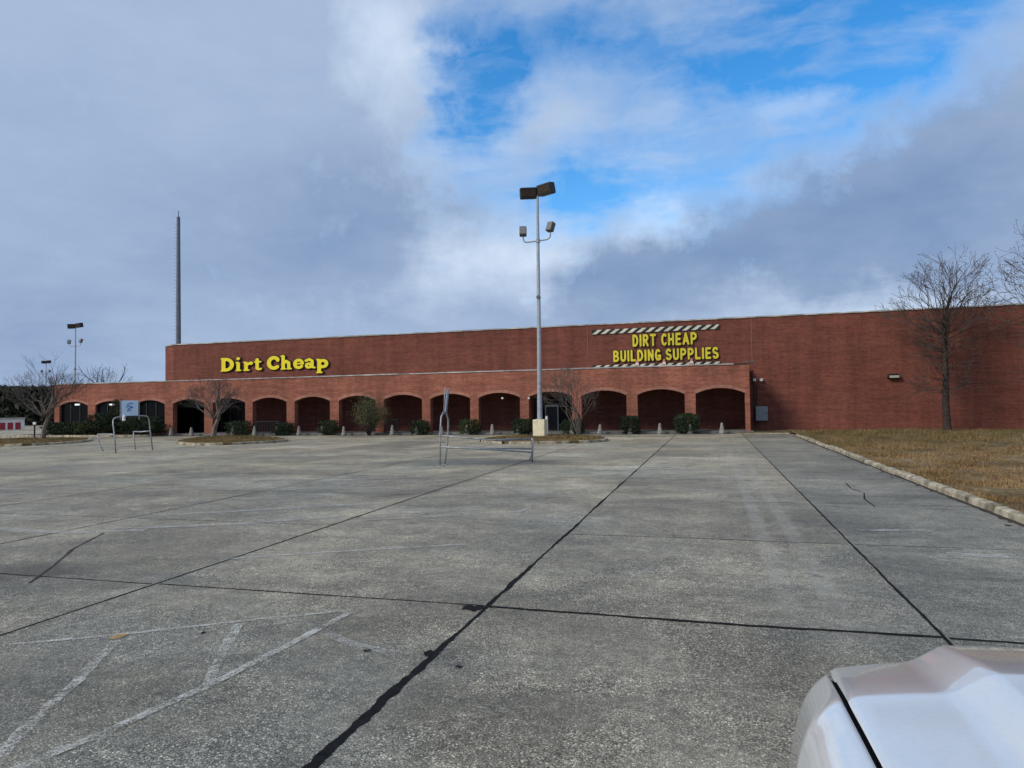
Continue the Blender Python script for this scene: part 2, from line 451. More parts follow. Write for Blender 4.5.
# tar spill where the joints cross
for (cx_, cy_, rx, ry, sd) in ((-2.09, 5.89, .11, .085, 5), (-2.03, 4.75, .035, .06, 6), (-2.5, 4.7, .035, .03, 7), (-1.72, 4.55, .03, .02, 8), (-4.66, 10.9, .02,.03,9), (-4.0, 4.75, .02, .03, 12), (-1.0, 3.3, .02, .025, 13)):
    rr = random.Random(sd); pts = []
    for k in range(24):
        an = 2*math.pi*k/24; q = rr.uniform(.6, 1.25)
        pts.append((cx_+rx*q*math.cos(an), cy_+ry*q*math.sin(an), .006))
    jt.face(pts)
ribbon(jt, [(2.8,16.7),(2.72,15.6),(2.83,14.9),(2.66,14.0),(2.62,13.0)], lambda p: .022, .0045, .12, .6, 60)
ribbon(jt, [(2.62,13.0),(4.2,12.85)], lambda p: .014, .005, .12, .5, 61)
struct(jt.build('pavement_joints', M_TAR))
b = MB(); ribbon(b, [(-7.0,5.7),(-7.5,6.4),(-8.2,7.3),(-8.75,8.3)], lambda p: .026, .005, .07, .8, 62)
struct(b.build('soil_filled_crack', M_SOIL))

# faded paint
pt = MB(); pf = MB(); po = MB()
def stripe(mb, pts, w, z=.008): ribbon(mb, pts, lambda p: w*1.25, z, .05, .30, hash(tuple(pts)) % 1000)
stripe(pt, [(-6.2,3.6),(-5.38,4.10),(-4.59,4.58),(-3.9,5.08),(-3.15,5.55)], .042)
stripe(pt, [(-4.55,4.42),(-4.12,3.70),(-3.80,3.05),(-3.55,2.70)], .060, .009)
stripe(pt, [(-3.86,5.02),(-3.55,4.42),(-3.20,3.86)], .060, .009)
stripe(pt, [(-3.10,5.50),(-3.14,4.6),(-3.20,3.80),(-3.30,3.2),(-3.42,2.75),(-3.5,2.3)], .055, .010)
stripe(pf, [(-3.0,4.95),(-2.6,4.75),(-2.3,4.7)], .07)
stripe(pf, [(-5.58,10.6),(-3.11,11.95)], .07); stripe(pf, [(-3.11,11.95),(-3.16,11.35)], .06, .009); stripe(pf, [(-5.4,10.1),(-3.16,11.35)], .06, .0095)
stripe(pf, [(-5.68,7.15),(-4.4,7.9),(-3.06,8.6)], .07)
stripe(pf, [(-9.0,8.6),(-7.2,9.4),(-6.0,10.4)], .14)
stripe(pf, [(-12.5,8.1),(-9.3,8.2),(-8.3,8.6)], .16)
stripe(pf, [(-16,11.5),(-11,13.5),(-7,15.8)], .10)
stripe(pf, [(-9.2,9.9),(-6.1,11.9)], .16); stripe(pf, [(-9.2,13.5),(-6.1,16.0)], .13)
stripe(pf, [(-5.7,14.2),(-3.2,15.6)], .09); stripe(pf, [(-5.7,17.6),(-3.2,19.0)], .09)
stripe(pf, [(1.9,10.6),(2.9,10.75)], .12); stripe(pf, [(2.2,14.9),(3.3,15.0)], .10); stripe(pf, [(2.6,9.2),(3.2,9.15)], .14)
po.face([(-4.60+.05*math.cos(k*.52), 4.50+.075*math.sin(k*.52), .012) for k in range(12)])
po.face([(-3.66+.06*math.cos(k*.52), 2.62+.08*math.sin(k*.52), .012) for k in range(12)])
struct(pt.build('road_marking', M_PAINT)); struct(pf.build('road_marking', M_PAINT_FAINT)); struct(po.build('road_marking', M_PAINT_OR))

from mathutils import noise as _nz
mn2 = _nz.noise
# sidewalk, planting beds, lawn
b = MB(); b.box(-39.2, 2.35, 42.45, YW, -.02, .13); struct(b.build('sidewalk', M_WALK, bevel=.015))
b = MB(); b.box(-54, -39.2, 40.9, YW, -.02, .10); struct(b.build('planting_bed', M_MULCH))
b = MB()
for x0, x1 in ((-54.2,-50.1),(-50.05,-46.1),(-46.05,-42.1),(-42.05,-39.0)): b.box(x0, x1, 40.62, 40.88, -.02, .15)
struct(b.build('kerb', M_KERB, bevel=.03))
b = MB()
nx, ny = 80, 70
def lawn_z(x, y): return .07 + .05*math.sin(x*.7)*math.sin(y*.45) + .02*math.sin(x*2.3+y*1.7)
xs = [4.385 + (120-4.385)*(i/nx)**2.2 for i in range(nx+1)]; ys = [-40 + 102.*j/ny for j in range(ny+1)]
for i in range(nx):
    for j in range(ny):
        P = []
        for (ii, jj) in ((i,j),(i+1,j),(i+1,j+1),(i,j+1)):
            P.append((xs[ii], ys[jj], lawn_z(xs[ii], ys[jj])))
        b.face(P)
b.face([(1.4,41.92,.05),(4.58,41.92,.05),(4.58,47,.08),(2.36,47,.08),(2.36,42.4,.08),(1.4,42.4,.05)])
struct(b.build('lawn', M_GRASS))
# kerb stones along the lawn, broken and shifted
b = MB(); rr = random.Random(3); y = -10.0
while y < 39.0:
    L = rr.choice((1.9, 2.1, 1.2, 1.75)); L = min(L, 39.2-y)
    x = 4.31 + rr.uniform(-.03, .03); an = rr.uniform(-.02, .02); h = .105 + rr.uniform(-.015, .015)
    Mx = Matrix.Translation((x, y+L/2, 0)) @ Matrix.Rotation(an, 4, 'Z') @ Matrix.Rotation(rr.uniform(-.05,.05), 4, 'Y')
    n = 6; prof = [(-.09,-.02),(-.08,h-.03),(-.05,h),(.06,h+.004),(.085,h-.03),(.10,-.02)]
    rows = []
    for k in range(n+1):
        yy = -L/2 + L*k/n
        rows.append([Mx @ Vector((px_+rr.uniform(-.012,.012), yy, pz_+rr.uniform(-.012,.008))) for px_, pz_ in prof])
    for k in range(n):
        for q in range(len(prof)-1): b.face([rows[k][q], rows[k+1][q], rows[k+1][q+1], rows[k][q+1]])
    b.face(rows[0]); b.face(list(reversed(rows[-1])))
    y += L + rr.choice((.05, .08, .20, .12))
b.box(1.3, 4.2, 41.82, 41.96, -.02, .055)
o = struct(b.build('kerb', M_KERB))
b = MB(); gs = random.Random(8)
ribbon(b, [(4.19, -10), (4.18, 39.5)], lambda p: .09+.16*max(0, mn2((p.x*.3, p.y*.55, 1.3))), .005, .12, .6, 70)
for k in range(60):
    yy = gs.uniform(4, 38); xx = 4.2-abs(gs.gauss(0, .12)); r_ = gs.uniform(.015, .05)
    b.face([(xx+r_*gs.uniform(.5,1.3)*math.cos(q_*.9), yy+r_*2*gs.uniform(.5,1.3)*math.sin(q_*.9), .0075) for q_ in range(7)])
struct(b.build('gutter_soil', M_SOIL))

def blades(name, spots, hmin, hmax, wid, mat_, label, cat, seed):
    rr = random.Random(seed); vs = []; fs = []
    for (x, y, z, s) in spots:
        an = rr.uniform(0, 6.283); h = rr.uniform(hmin, hmax)*s; w = wid*s*rr.uniform(.6, 1.3)
        lx, ly = rr.gauss(0, .55)*h, rr.gauss(0, .55)*h
        n = len(vs)
        vs += [(x-w*math.cos(an), y-w*math.sin(an), z-.01), (x+w*math.cos(an), y+w*math.sin(an), z-.01), (x+lx, y+ly, z+h)]
        fs.append((n, n+1, n+2))
    me = bpy.data.meshes.new(name); me.from_pydata(vs, [], fs); me.materials.append(mat_)
    o = bpy.data.objects.new(name, me); COL.objects.link(o)
    return tag(o, label, cat, kind='stuff')
rr = random.Random(21); sp = []
from mathutils import noise as mn
while len(sp) < 90000:
    y = 8.5 + 36*rr.random()**1.7; x = 4.40 + (y*.42+3.0)*rr.random()**1.25
    c = mn.noise((x*.9, y*.9, 0))
    if rr.random() < .35 + .9*c + .25: sp.append((x, y, lawn_z(x, y), (.6+.9*max(0, c+.3))*(1 + max(0, (y-12))*.022)))
blades('lawn_grass', sp, .03, .11, .007, M_BLADE, 'dry tan and brown winter grass on the lawn beside the kerb', 'grass', 4)

# ------------------------------------------------------------------ traffic islands
def island(poly, seed):
    rr = random.Random(seed); P = [Vector((x, y)) for x, y in poly]
    # round the corners
    for it in range(3):
        Q = []
        for i in range(len(P)):
            a = P[i]; c = P[(i+1) % len(P)]
            Q += [a.lerp(c, .22), a.lerp(c, .78)]
        P = Q
    cen = sum(P, Vector((0, 0)))/len(P)
    k = MB(); n = len(P); z = .12
    inn = [p + (cen-p).normalized()*.17 for p in P]
    for i in range(n):
        if rr.random() < .07: continue
        a, c = P[i], P[(i+1) % n]; ai, ci = inn[i], inn[(i+1) % n]
        j = [rr.uniform(-.01, .012) for q in range(2)]
        k.face([(a.x,a.y,-.02),(c.x,c.y,-.02),(c.x,c.y,z+j[1]),(a.x,a.y,z+j[0])])
        k.face([(a.x,a.y,z+j[0]),(c.x,c.y,z+j[1]),(ci.x,ci.y,z+.01),(ai.x,ai.y,z+.01)])
    struct(k.build('kerb', M_KERB))
    s = MB(); s.prism([(p.x, p.y) for p in inn], -.02, .10); c2 = [p.lerp(cen, .4) for p in inn]
    struct(s.build('island_soil', M_GRASS))
    pts = []
    mnx, mxx = min(p.x for p in P), max(p.x for p in P); mny, mxy = min(p.y for p in P), max(p.y for p in P)
    def inside(x, y):
        r = False; j = n-1
        for i in range(n):
            a, c = inn[i], inn[j]
            if (a.y > y) != (c.y > y) and x < (c.x-a.x)*(y-a.y)/(c.y-a.y)+a.x: r = not r
            j = i
        return r
    while len(pts) < 7000:
        x, y = rr.uniform(mnx, mxx), rr.uniform(mny, mxy)
        if inside(x, y): pts.append((x, y, .10, 1.5))
    return pts
ISL1 = [(-47.5,29.0),(-37.6,28.7),(-36.0,30.8),(-36.8,34.0),(-41,37.8),(-47.5,37.6)]
ISL2 = [(-29.8,32.4),(-25.1,29.6),(-22.8,32.5),(-23.2,35.0),(-29.5,40.2),(-33.0,39.8)]
ISL3 = [(-11.8,33.4),(-8.8,31.0),(-4.8,32.8),(-5.2,36.5),(-7.6,39.5),(-11.6,39.0)]
g1 = island(ISL1, 1); g2 = island(ISL2, 2); g3 = island(ISL3, 3)
blades('island_grass', g1, .02, .06, .012, M_BLADE, 'short brown grass on the leftmost kerbed island', 'grass', 5)
blades('island_grass', g2, .02, .06, .012, M_BLADE, 'dry yellow grass on the kerbed island under the small bare tree', 'grass', 6)
blades('island_grass', g3, .02, .06, .012, M_BLADE, 'brown grass on the island around the lamp post plinth', 'grass', 7)

# ------------------------------------------------------------------ store building
store = thing('store_building', 'long red brick store building with a fifteen arch arcade across its front', 'building', (-20, YW, 0))
store_off = Vector((-20, YW, 0))
def part(mb, name, mats, parent=store, **kw):
    o = mb.build(name, mats, parent, **kw)
    if parent is store: o.location = -store_off
    return o
ZR = 7.16; ZC = 4.06
XL, XC, XR = -43.45, -41.75, 70.0
b = MB()
def wall(mb, a, c, z0, z1, mi=0): mb.face([(a[0],a[1],z0),(c[0],c[1],z0),(c[0],c[1],z1),(a[0],a[1],z1)], mi)
ring = [(XC, YW),(XR, YW),(XR, YW+45),(XL, YW+45),(XL, YW+1.0)]
for i in range(5): wall(b, ring[i], ring[(i+1)%5], .02, ZR)
part(b, 'upper_wall', M_BRICK)
b = MB()
wx0, wx1 = -50.35, -42.6
ring2 = [(wx0, YA),(wx0, YA+28),(-42.6, YA+28)]
wall(b, (wx0, YA+28), (wx0, YA+.46), 0, ZC); wall(b, (-42.6, YA+28), (wx0, YA+28), 0, ZC)
part(b, 'wing_wall', M_BRICK_A)
b = MB(); b.face([(XC,YW+.1,ZR-.25),(XR,YW+.1,ZR-.25),(XR,YW+45,ZR-.25),(XL,YW+45,ZR-.25),(XL,YW+.9,ZR-.25)])
b.face([(wx0+.1,YA+.3,ZC-.2),(2.1,YA+.3,ZC-.2),(2.1,YW-.01,ZC-.2),(wx0+.1,YW-.01,ZC-.2)])
b.face([(wx0+.1,YW-.01,ZC-.2),(XL-.01,YW-.01,ZC-.2),(XL-.01,YA+28,ZC-.2),(wx0+.1,YA+28,ZC-.2)])
part(b, 'roof', M_ROOF)
# copings
b = MB(); rr = random.Random(5)
x = XC
while x < XR:
    x2 = min(XR, x+3.0); dz = rr.uniform(-.008,.008)
    b.box(x+.004, x2-.004, YW-.06, YW+.3, ZR, ZR+.085+dz); x = x2
Mx = Matrix.Translation((XC,YW,0)) @ Matrix.Rotation(math.atan2(1.0, XL-XC), 4, 'Z')
b.box(0.02, 1.95, -.30, .05, ZR+.002, ZR+.083, M=Mx)
b.box(XL-.05, XL+.3, YW+1.02, YW+45, ZR+.001, ZR+.082)
part(b, 'coping', M_COPING)
b = MB(); x = wx0-.05
while x < 1.35:
    x2 = min(1.35, x+3.0); b.box(x+.006, x2-.006, YA-.05, YA+.33, ZC, ZC+.075+rr.uniform(-.012,.012)); x = x2
b.box(wx0-.05, wx0+.28, YA+.335, YA+28, ZC+.001, ZC+.07)
part(b, 'coping', M_COPING_A)
b = MB(); b.box(1.36, 2.25, YA-.03, YA+.33, ZC, ZC+.06); part(b, 'dark_coping_end', M_DARKPIPE)

# arcade
CEN = [(-49.83-46.97)/2, (-46.25-43.17)/2, -41.05, -37.5, -33.95, -30.5, -27.02, -23.5, -20.06, -16.64, -13.24, -9.83, -6.42, -2.93, .525]
WID = [2.85, 3.05, 2.80] + [2.82]*12
ZS, ZA = 2.37, 2.69
TH = .45
def arch_z(x, c, w):
    h = w/2; rise = ZA-ZS; rad = (h*h+rise*rise)/(2*rise)
    return ZA - rad + math.sqrt(max(0, rad*rad-(x-c)**2))
b = MB(); N = 16
xprev = wx0
def zq(mb, xa, xb, za, zb, zta, yy): mb.face([(xa,yy,za),(xb,yy,zb),(xb,yy,zta),(xa,yy,zta)])
ends = []
for c, w in zip(CEN, WID): ends.append((c-w/2, c+w/2))
for i, (xa, xb) in enumerate(ends):
    for yy in (YA, YA+TH): zq(b, xprev, xa, .0, .0, ZC, yy)
    b.face([(xa,YA,0),(xa,YA+TH,0),(xa,YA+TH,ZS),(xa,YA,ZS)]); b.face([(xb,YA,0),(xb,YA+TH,0),(xb,YA+TH,ZS),(xb,YA,ZS)])
    for k in range(N):
        x0 = xa+(xb-xa)*k/N; x1 = xa+(xb-xa)*(k+1)/N
        z0 = arch_z(x0, CEN[i], WID[i]); z1 = arch_z(x1, CEN[i], WID[i])
        for yy in (YA, YA+TH): zq(b, x0, x1, z0, z1, ZC, yy)
        b.face([(x0,YA,z0),(x1,YA,z1),(x1,YA+TH,z1),(x0,YA+TH,z0)])
    xprev = xb
for yy in (YA, YA+TH): zq(b, xprev, 2.2, 0, 0, ZC, yy)
b.face([(wx0,YA,0),(wx0,YA+TH,0),(wx0,YA+TH,ZC),(wx0,YA,ZC)])
b.face([(2.2,YA,0),(2.2,YW-.003,0),(2.2,YW-.003,ZC),(2.2,YA,ZC)])
b.face([(wx0,YA,ZC),(2.2,YA,ZC),(2.2,YA+TH,ZC),(wx0,YA+TH,ZC)])
part(b, 'arcade_wall', M_BRICK_A)
# arch rings, 8 mm proud of the wall
for i, (xa, xb) in enumerate(ends):
    b = MB(); t = .19; c = CEN[i]
    for k in range(N):
        P = []
        for q in (k, k+1):
            x = xa+(xb-xa)*q/N; z = arch_z(x, c, WID[i])
            sl = (x-c)/3.3; P.append((x, z, x+t*sl, z+t*math.sqrt(max(0, 1-sl*sl))))
        b.face([(P[0][0],YA-.009,P[0][1]),(P[1][0],YA-.009,P[1][1]),(P[1][2],YA-.009,P[1][3]),(P[0][2],YA-.009,P[0][3])])
        b.face([(P[0][0],YA-.009,P[0][1]),(P[1][0],YA-.009,P[1][1]),(P[1][0],YA+.02,P[1][1]-.001),(P[0][0],YA+.02,P[0][1]-.001)])
    part(b, 'arch_ring', M_RING)
# arcade ceiling and inner wall lining
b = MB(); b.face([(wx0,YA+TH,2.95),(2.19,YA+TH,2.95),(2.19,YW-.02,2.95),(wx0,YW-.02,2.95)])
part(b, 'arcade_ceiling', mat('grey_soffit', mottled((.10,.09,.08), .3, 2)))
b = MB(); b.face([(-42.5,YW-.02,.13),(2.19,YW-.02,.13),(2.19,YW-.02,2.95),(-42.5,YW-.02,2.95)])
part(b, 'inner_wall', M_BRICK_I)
# windows in the three left arches
for i in range(3):
    xa, xb = ends[i]
    b = MB(); b.box(xa+.003, xb-.003, YA+.12, YA+.4, .02, .72); part(b, 'sill_wall', M_BRICK_A)
    g = MB(); pts = [(xa+.003, .72)] + [(xb-.003, .72)]
    for k in range(N, -1, -1):
        x = xa+.003+(xb-xa-.006)*k/N; pts.append((x, arch_z(x, CEN[i], WID[i])-.004))
    g.face([(x, YA+.22, z) for x, z in pts]); w = part(g, 'window', M_GLASS)
    f = MB()
    for fr in (0, .33, .66, 1):
        x = xa+.03+(xb-xa-.06)*fr; f.box(x-.03, x+.03, YA+.17, YA+.215, .80, arch_z(min(max(x, xa+.06), xb-.06), CEN[i], WID[i])-.06)
    f.box(xa, xb, YA+.05, YA+.214, .722, .79)
    fo = f.build('window_frame', M_DARKPIPE, w)
lamp_m = mat('lit_lamp_tube', None, (.8,.8,.8))
pb = lamp_m.node_tree.nodes['Principled BSDF']; pb.inputs['Emission Color'].default_value = (1,.97,.92,1); pb.inputs['Emission Strength'].default_value = .55
for px in (75.7, 110.2):
    p = at(px, 404.6, YA-.05); b = MB(); b.box(p.x-.19, p.x+.19, YA+.04, YA+.16, p.z-.06, p.z+.06); part(b, 'wall_lamp', lamp_m)
# entrance glazing behind arches four and five, framed
for i in (3, 4):
    xa, xb = ends[i]
    xa -= 2.35; xb -= 2.25
    g = MB(); g.box(xa-.1, xb+.2, YW-.10, YW-.03, .14, 2.6); gl = part(g, 'entrance_glazing', M_GLASS)
    f = MB()
    for k in range(5):
        x = xa-.1+(xb-xa+.3)*k/4; f.box(x-.03, x+.03, YW-.14, YW-.102, .14, 2.6)
    f.box(xa-.1, xb+.2, YW-.138, YW-.103, 2.05, 2.12)
    f.build('mullion', M_DARKPIPE, gl)
p = at(163+14, 407, YW-.3)
b = MB(); b.box(ends[3][0]-1.9, ends[3][1]-1.6, YW-1.3, YW-.15, 2.05, 2.42); part(b, 'entrance_canopy', mat('green_grey_canopy', mottled((.055,.085,.075), .3, 3)))
# silver framed door behind the lamp post arch
dx0, dx1 = gx(546.5, YW), gx(558, YW)
b = MB(); b.box(dx0-.9, dx1+.9, YW-.06, YW-.024, .14, 2.35); gl = part(b, 'entrance_glazing', M_GLASS)
b = MB(); b.box(dx0, dx1, YW-.10, YW-.062, .14, 1.70); d = part(b, 'door', M_DBOARD)
b = MB(); b.box(dx0-.06, dx0, YW-.13, YW-.061, .14, 1.86); b.box(dx0, dx1+.06, YW-.129, YW-.0605, 1.72, 1.86); b.box(dx1, dx1+.06, YW-.13, YW-.061, .14, 1.719)
b.build('door_frame', M_ALU, d)
b = MB(); b.box(dx0+.08, dx0+.11, YW-.17, YW-.101, .8, 1.15); b.build('handle', M_ALU, d)
# fittings on the front walls
M_SEAL = mat('joint_sealant', mottled((.22,.10,.08), .3, 6))
for px in (587.5, 751.5):
    b = MB(); x = gx(px, YW, 340); b.box(x-.02, x+.02, YW-.006, YW-.001, ZC+.2, ZR)
    part(b, 'control_joint', M_SEAL)
def wall_flood(px, py, Y, s=1.0):
    p = at(px, py, Y-.15); b = MB(); b.box(p.x-.09*s, p.x+.09*s, Y-.26, Y-.10, p.z-.08*s, p.z+.09*s); b.box(p.x-.03, p.x+.03, Y-.12, Y-.004, p.z-.04, p.z+.04)
    return b
part(wall_flood(754.5, 380, YW), 'security_floodlight', M_WHITE, bevel=.02)
part(wall_flood(761.3, 380, YW), 'security_floodlight', M_WHITE, bevel=.02)
for px in (747, 752.5):
    p = at(px, 364.8, YA); b = MB(); b.box(p.x-.09, p.x+.09, YA+.05, YA+.22, ZC+.065, ZC+.20); part(b, 'security_floodlight', M_FLOOD, bevel=.02)
p = at(894, 376, YW-.2); b = MB()
b.prism([(p.x-.32,YW-.30),(p.x+.32,YW-.30),(p.x+.32,YW-.005),(p.x-.32,YW-.005)], p.z-.12, p.z+.05)
b.box(p.x-.26, p.x+.26, YW-.2, YW-.006, p.z+.051, p.z+.15); wl = part(b, 'wall_pack_lamp', M_LAMPB, bevel=.02)
b = MB(); b.box(p.x-.26, p.x+.26, YW-.312, YW-.302, p.z-.10, p.z+.03); b.build('lens', mat('pale_lens', None, (.42,.40,.33), rough=.3), wl)
for px in (502.7, 529):
    p = at(px, 398.3, YA); b = MB(); b.box(p.x-.06, p.x+.06, YA-.10, YA-.003, p.z-.05, p.z+.06); part(b, 'security_camera', M_WHITE, bevel=.015)
b = MB()
for dxx in (.0, .16): b.tube([(2.62+dxx, YW-.08, .3), (2.62+dxx, YW-.08, 3.1-dxx)], .035, 6)
b.tube([(2.5, YW-.09, 3.9), (2.53, YW-.09, 3.3), (2.62, YW-.09, 3.08)], .04, 6)
part(b, 'conduit_pipe', M_DARKPIPE)
e0 = at(755.5, 406.5, YW-.3); e1 = at(768, 420.7, YW-.3)
cab = MB(); cab.box(e0.x, e1.x, YW-.34, YW-.02, e1.z, e0.z); co_ = tag(cab.build('electrical_cabinet', M_BOX, bevel=.015), 'grey metal electrical cabinet mounted on the brick wall right of the arcade', 'cabinet')
b = MB(); b.box(e0.x+.03, e1.x-.03, YW-.355, YW-.342, e1.z+.03, e0.z-.03); b.build('door', M_BOX, co_)
b = MB(); b.box(e1.x-.10, e1.x-.07, YW-.375, YW-.356, (e0.z+e1.z)/2-.06, (e0.z+e1.z)/2+.06); b.build('handle', M_DARKPIPE, co_)
# rooftop unit edge kept low behind the parapet
# ------------------------------------------------------------------ signs
def seg_d(px, py, ax, ay, bx, by):
    vx, vy = bx-ax, by-ay; L = vx*vx+vy*vy
    t = 0 if L == 0 else max(0, min(1, ((px-ax)*vx+(py-ay)*vy)/L))
    return math.hypot(px-ax-vx*t, py-ay-vy*t)
def arc(cx, cy, rx, ry, a0, a1, r, n=14):
    out = []; P = [(cx+rx*math.cos(R(a0+(a1-a0)*i/n)), cy+ry*math.sin(R(a0+(a1-a0)*i/n))) for i in range(n+1)]
    for p, q in zip(P[:-1], P[1:]): out.append((*p, *q, r))
    return out
def poly(pts, r): return [(*p, *q, r) for p, q in zip(pts[:-1], pts[1:])]
def serif(x0, x1, y, r=.055): return [(x0, y, x1, y, r)]
COOP = {
 'D': poly([(.18,.12),(.18,.88)], .13) + serif(.06,.3,.06) + serif(.06,.3,.94) + arc(.30,.5,.36,.38,90,-90,.125),
 'i': poly([(.18,.1),(.18,.55)], .12) + serif(.06,.32,.055) + serif(.06,.18,.62) + [(.18,.90,.18,.90,.125)],
 'r': poly([(.18,.1),(.18,.55)], .12) + serif(.06,.34,.055) + serif(.06,.18,.62) + [(.28,.48,.42,.57,.10),(.46,.54,.46,.54,.135)],
 't': poly([(.18,.16),(.18,.78)], .115) + serif(.04,.38,.62,.06) + poly([(.18,.14),(.28,.09),(.38,.12)], .085),
 'C': arc(.43,.5,.29,.37,48,312,.135) + [(.66,.76,.66,.66,.11)],
 'h': poly([(.17,.1),(.17,.93)], .12) + serif(.05,.30,.055) + serif(.05,.17,.95) + poly([(.24,.50),(.36,.58),(.50,.48),(.52,.1)], .115) + serif(.42,.66,.055),
 'e': arc(.34,.34,.22,.24,5,318,.11) + [(.14,.35,.54,.35,.055)],
 'a': arc(.26,.21,.13,.12,0,360,.095) + poly([(.12,.52),(.30,.60),(.46,.50),(.47,.12)], .10) + [(.5,.09,.60,.07,.07)],
 'p': poly([(.17,-.22),(.17,.56)], .12) + serif(.05,.32,-.27) + serif(.05,.17,.62) + arc(.37,.33,.20,.22,0,360,.115),
}
for _c in 'ea': COOP[_c] = [(a, b_*1.10, c_, d_*1.10, r_) for a, b_, c_, d_, r_ in COOP[_c]]
for _c in COOP: COOP[_c] = [(a, b_, c_, d_, r_*.86) for a, b_, c_, d_, r_ in COOP[_c]]
q = .098
SANS = {
 'B': poly([(.11,.1),(.11,.9)],q)+arc(.28,.71,.2,.19,90,-90,q)+arc(.30,.3,.22,.2,90,-90,q)+poly([(.11,.9),(.28,.9)],q)+poly([(.11,.5),(.3,.5)],q)+poly([(.11,.1),(.3,.1)],q),
 'U': poly([(.11,.9),(.11,.33)],q)+arc(.31,.31,.2,.21,180,360,q)+poly([(.51,.9),(.51,.33)],q),
 'I': poly([(.11,.1),(.11,.9)],q),
 'L': poly([(.11,.9),(.11,.1),(.46,.1)],q),
 'D': poly([(.11,.1),(.11,.9)],q)+poly([(.11,.9),(.24,.9)],q)+poly([(.11,.1),(.24,.1)],q)+arc(.24,.5,.28,.4,90,-90,q),
 'N': poly([(.11,.1),(.11,.9),(.51,.1),(.51,.9)],q),
 'G': arc(.32,.5,.21,.4,50,330,q)+poly([(.36,.42),(.53,.42),(.53,.15)],q),
 'S': arc(.30,.70,.19,.2,30,240,q)+poly([(.2,.55),(.42,.44)],q)+arc(.31,.30,.2,.2,60,-150,q),
 'P': poly([(.11,.1),(.11,.9)],q)+poly([(.11,.9),(.28,.9)],q)+arc(.28,.68,.23,.22,90,-90,q)+poly([(.11,.46),(.28,.46)],q),
 'E': poly([(.47,.9),(.11,.9),(.11,.1),(.47,.1)],q)+poly([(.11,.5),(.42,.5)],q),
 'C': arc(.32,.5,.21,.4,50,310,q),
 'H': poly([(.11,.1),(.11,.9)],q)+poly([(.51,.1),(.51,.9)],q)+poly([(.11,.5),(.51,.5)],q),
 'A': poly([(.10,.1),(.33,.9),(.56,.1)],q)+poly([(.2,.33),(.46,.33)],q*.8),
 'R': poly([(.11,.1),(.11,.9)],q)+poly([(.11,.9),(.28,.9)],q)+arc(.28,.70,.22,.2,90,-90,q)+poly([(.11,.5),(.28,.5),(.52,.1)],q),
 'T': poly([(.1,.9),(.54,.9)],q)+poly([(.32,.9),(.32,.1)],q),
}
def glyph_mesh(prims, n=26, grow=0.0):
    """march the outline of a union of rounded strokes -> flat polygons plus outline edges"""
    x0 = min(min(p[0],p[2])-p[4] for p in prims)-.03-grow; x1 = max(max(p[0],p[2])+p[4] for p in prims)+.03+grow
    y0 = min(min(p[1],p[3])-p[4] for p in prims)-.03-grow; y1 = max(max(p[1],p[3])+p[4] for p in prims)+.03+grow
    h = (y1-y0)/n; nx = int(math.ceil((x1-x0)/h))
    F = [[min(seg_d(x0+i*h, y0+j*h, *p[:4])-p[4] for p in prims)-grow for j in range(n+1)] for i in range(nx+1)]
    polys = []; edges = []
    for i in range(nx):
        for j in range(n):
            C = [(i,j),(i+1,j),(i+1,j+1),(i,j+1)]; pts = []; cuts = []
            if all(F[a][c] >= 0 for a, c in C): continue
            for k in range(4):
                a = C[k]; c = C[(k+1)%4]; fa = F[a[0]][a[1]]; fc = F[c[0]][c[1]]
                pa = (x0+a[0]*h, y0+a[1]*h); pc = (x0+c[0]*h, y0+c[1]*h)
                if fa < 0: pts.append(pa)
                if (fa < 0) != (fc < 0):
                    t = fa/(fa-fc); z = (pa[0]+(pc[0]-pa[0])*t, pa[1]+(pc[1]-pa[1])*t); pts.append(z); cuts.append((z, fa < 0))
            if len(pts) >= 3: polys.append(pts)
            if len(cuts) == 2:
                u, w = cuts
                edges.append((u[0], w[0]) if u[1] else (w[0], u[0]))
    bb = (x0+.03+grow, x1-.03-grow)
    return polys, edges, bb
def letter(parent, ch, font, X0, X1, zb, caph, Y, depth, mface, origin, outline=0.0):
    """X0..X1 letter extent, zb baseline, caph cap height; front face at Y-depth"""
    polys, edges, (bx0, bx1) = glyph_mesh(font[ch])
    sx = (X1-X0)/(bx1-bx0)
    T = lambda p, yy: (X0+(p[0]-bx0)*sx-origin.x, yy-origin.y, zb+p[1]*caph-origin.z)
    b = MB()
    for P in polys: b.face([T(p, Y-depth) for p in P], 0)
    for a, c in edges: b.face([T(a, Y-depth), T(c, Y-depth), T(c, Y-.004), T(a, Y-.004)], 1)
    o = b.build('letter', [mface, M_RET], parent)
    if outline:
        polys, edges, _ = glyph_mesh(font[ch], 22, outline)
        b = MB()
        for P in polys: b.face([T(p, Y-depth*.5) for p in P], 0)
        for a, c in edges: b.face([T(a, Y-depth*.5), T(c, Y-depth*.5), T(c, Y-.005), T(a, Y-.005)], 0)
        b.build('outline', M_RET, o)
    return o
org = Vector((-32.3, YW, 5.0))
s1 = thing('wall_sign', 'yellow rounded letters spelling Dirt Cheap on the left of the upper brick wall', 'sign', org)
bounds = [('D',160,258),('i',268,312),('r',325,398),('t',403,462),('C',498,590),('h',597,682),('e',690,770),('a',774,854),('p',857,947)]
for ch, a, c in bounds:
    xa = gx(200+a/7.314, YW, 363); xb = gx(200+c/7.314, YW, 363)
    letter(s1, ch, COOP, xa, xb, 4.86, 1.10, YW, .16, M_YEL, org, .05)
org2 = Vector((-3.5, YW, 4.2))
s2 = thing('wall_sign', 'yellow block letters spelling Dirt Cheap Building Supplies between hazard striped bars', 'sign', org2)
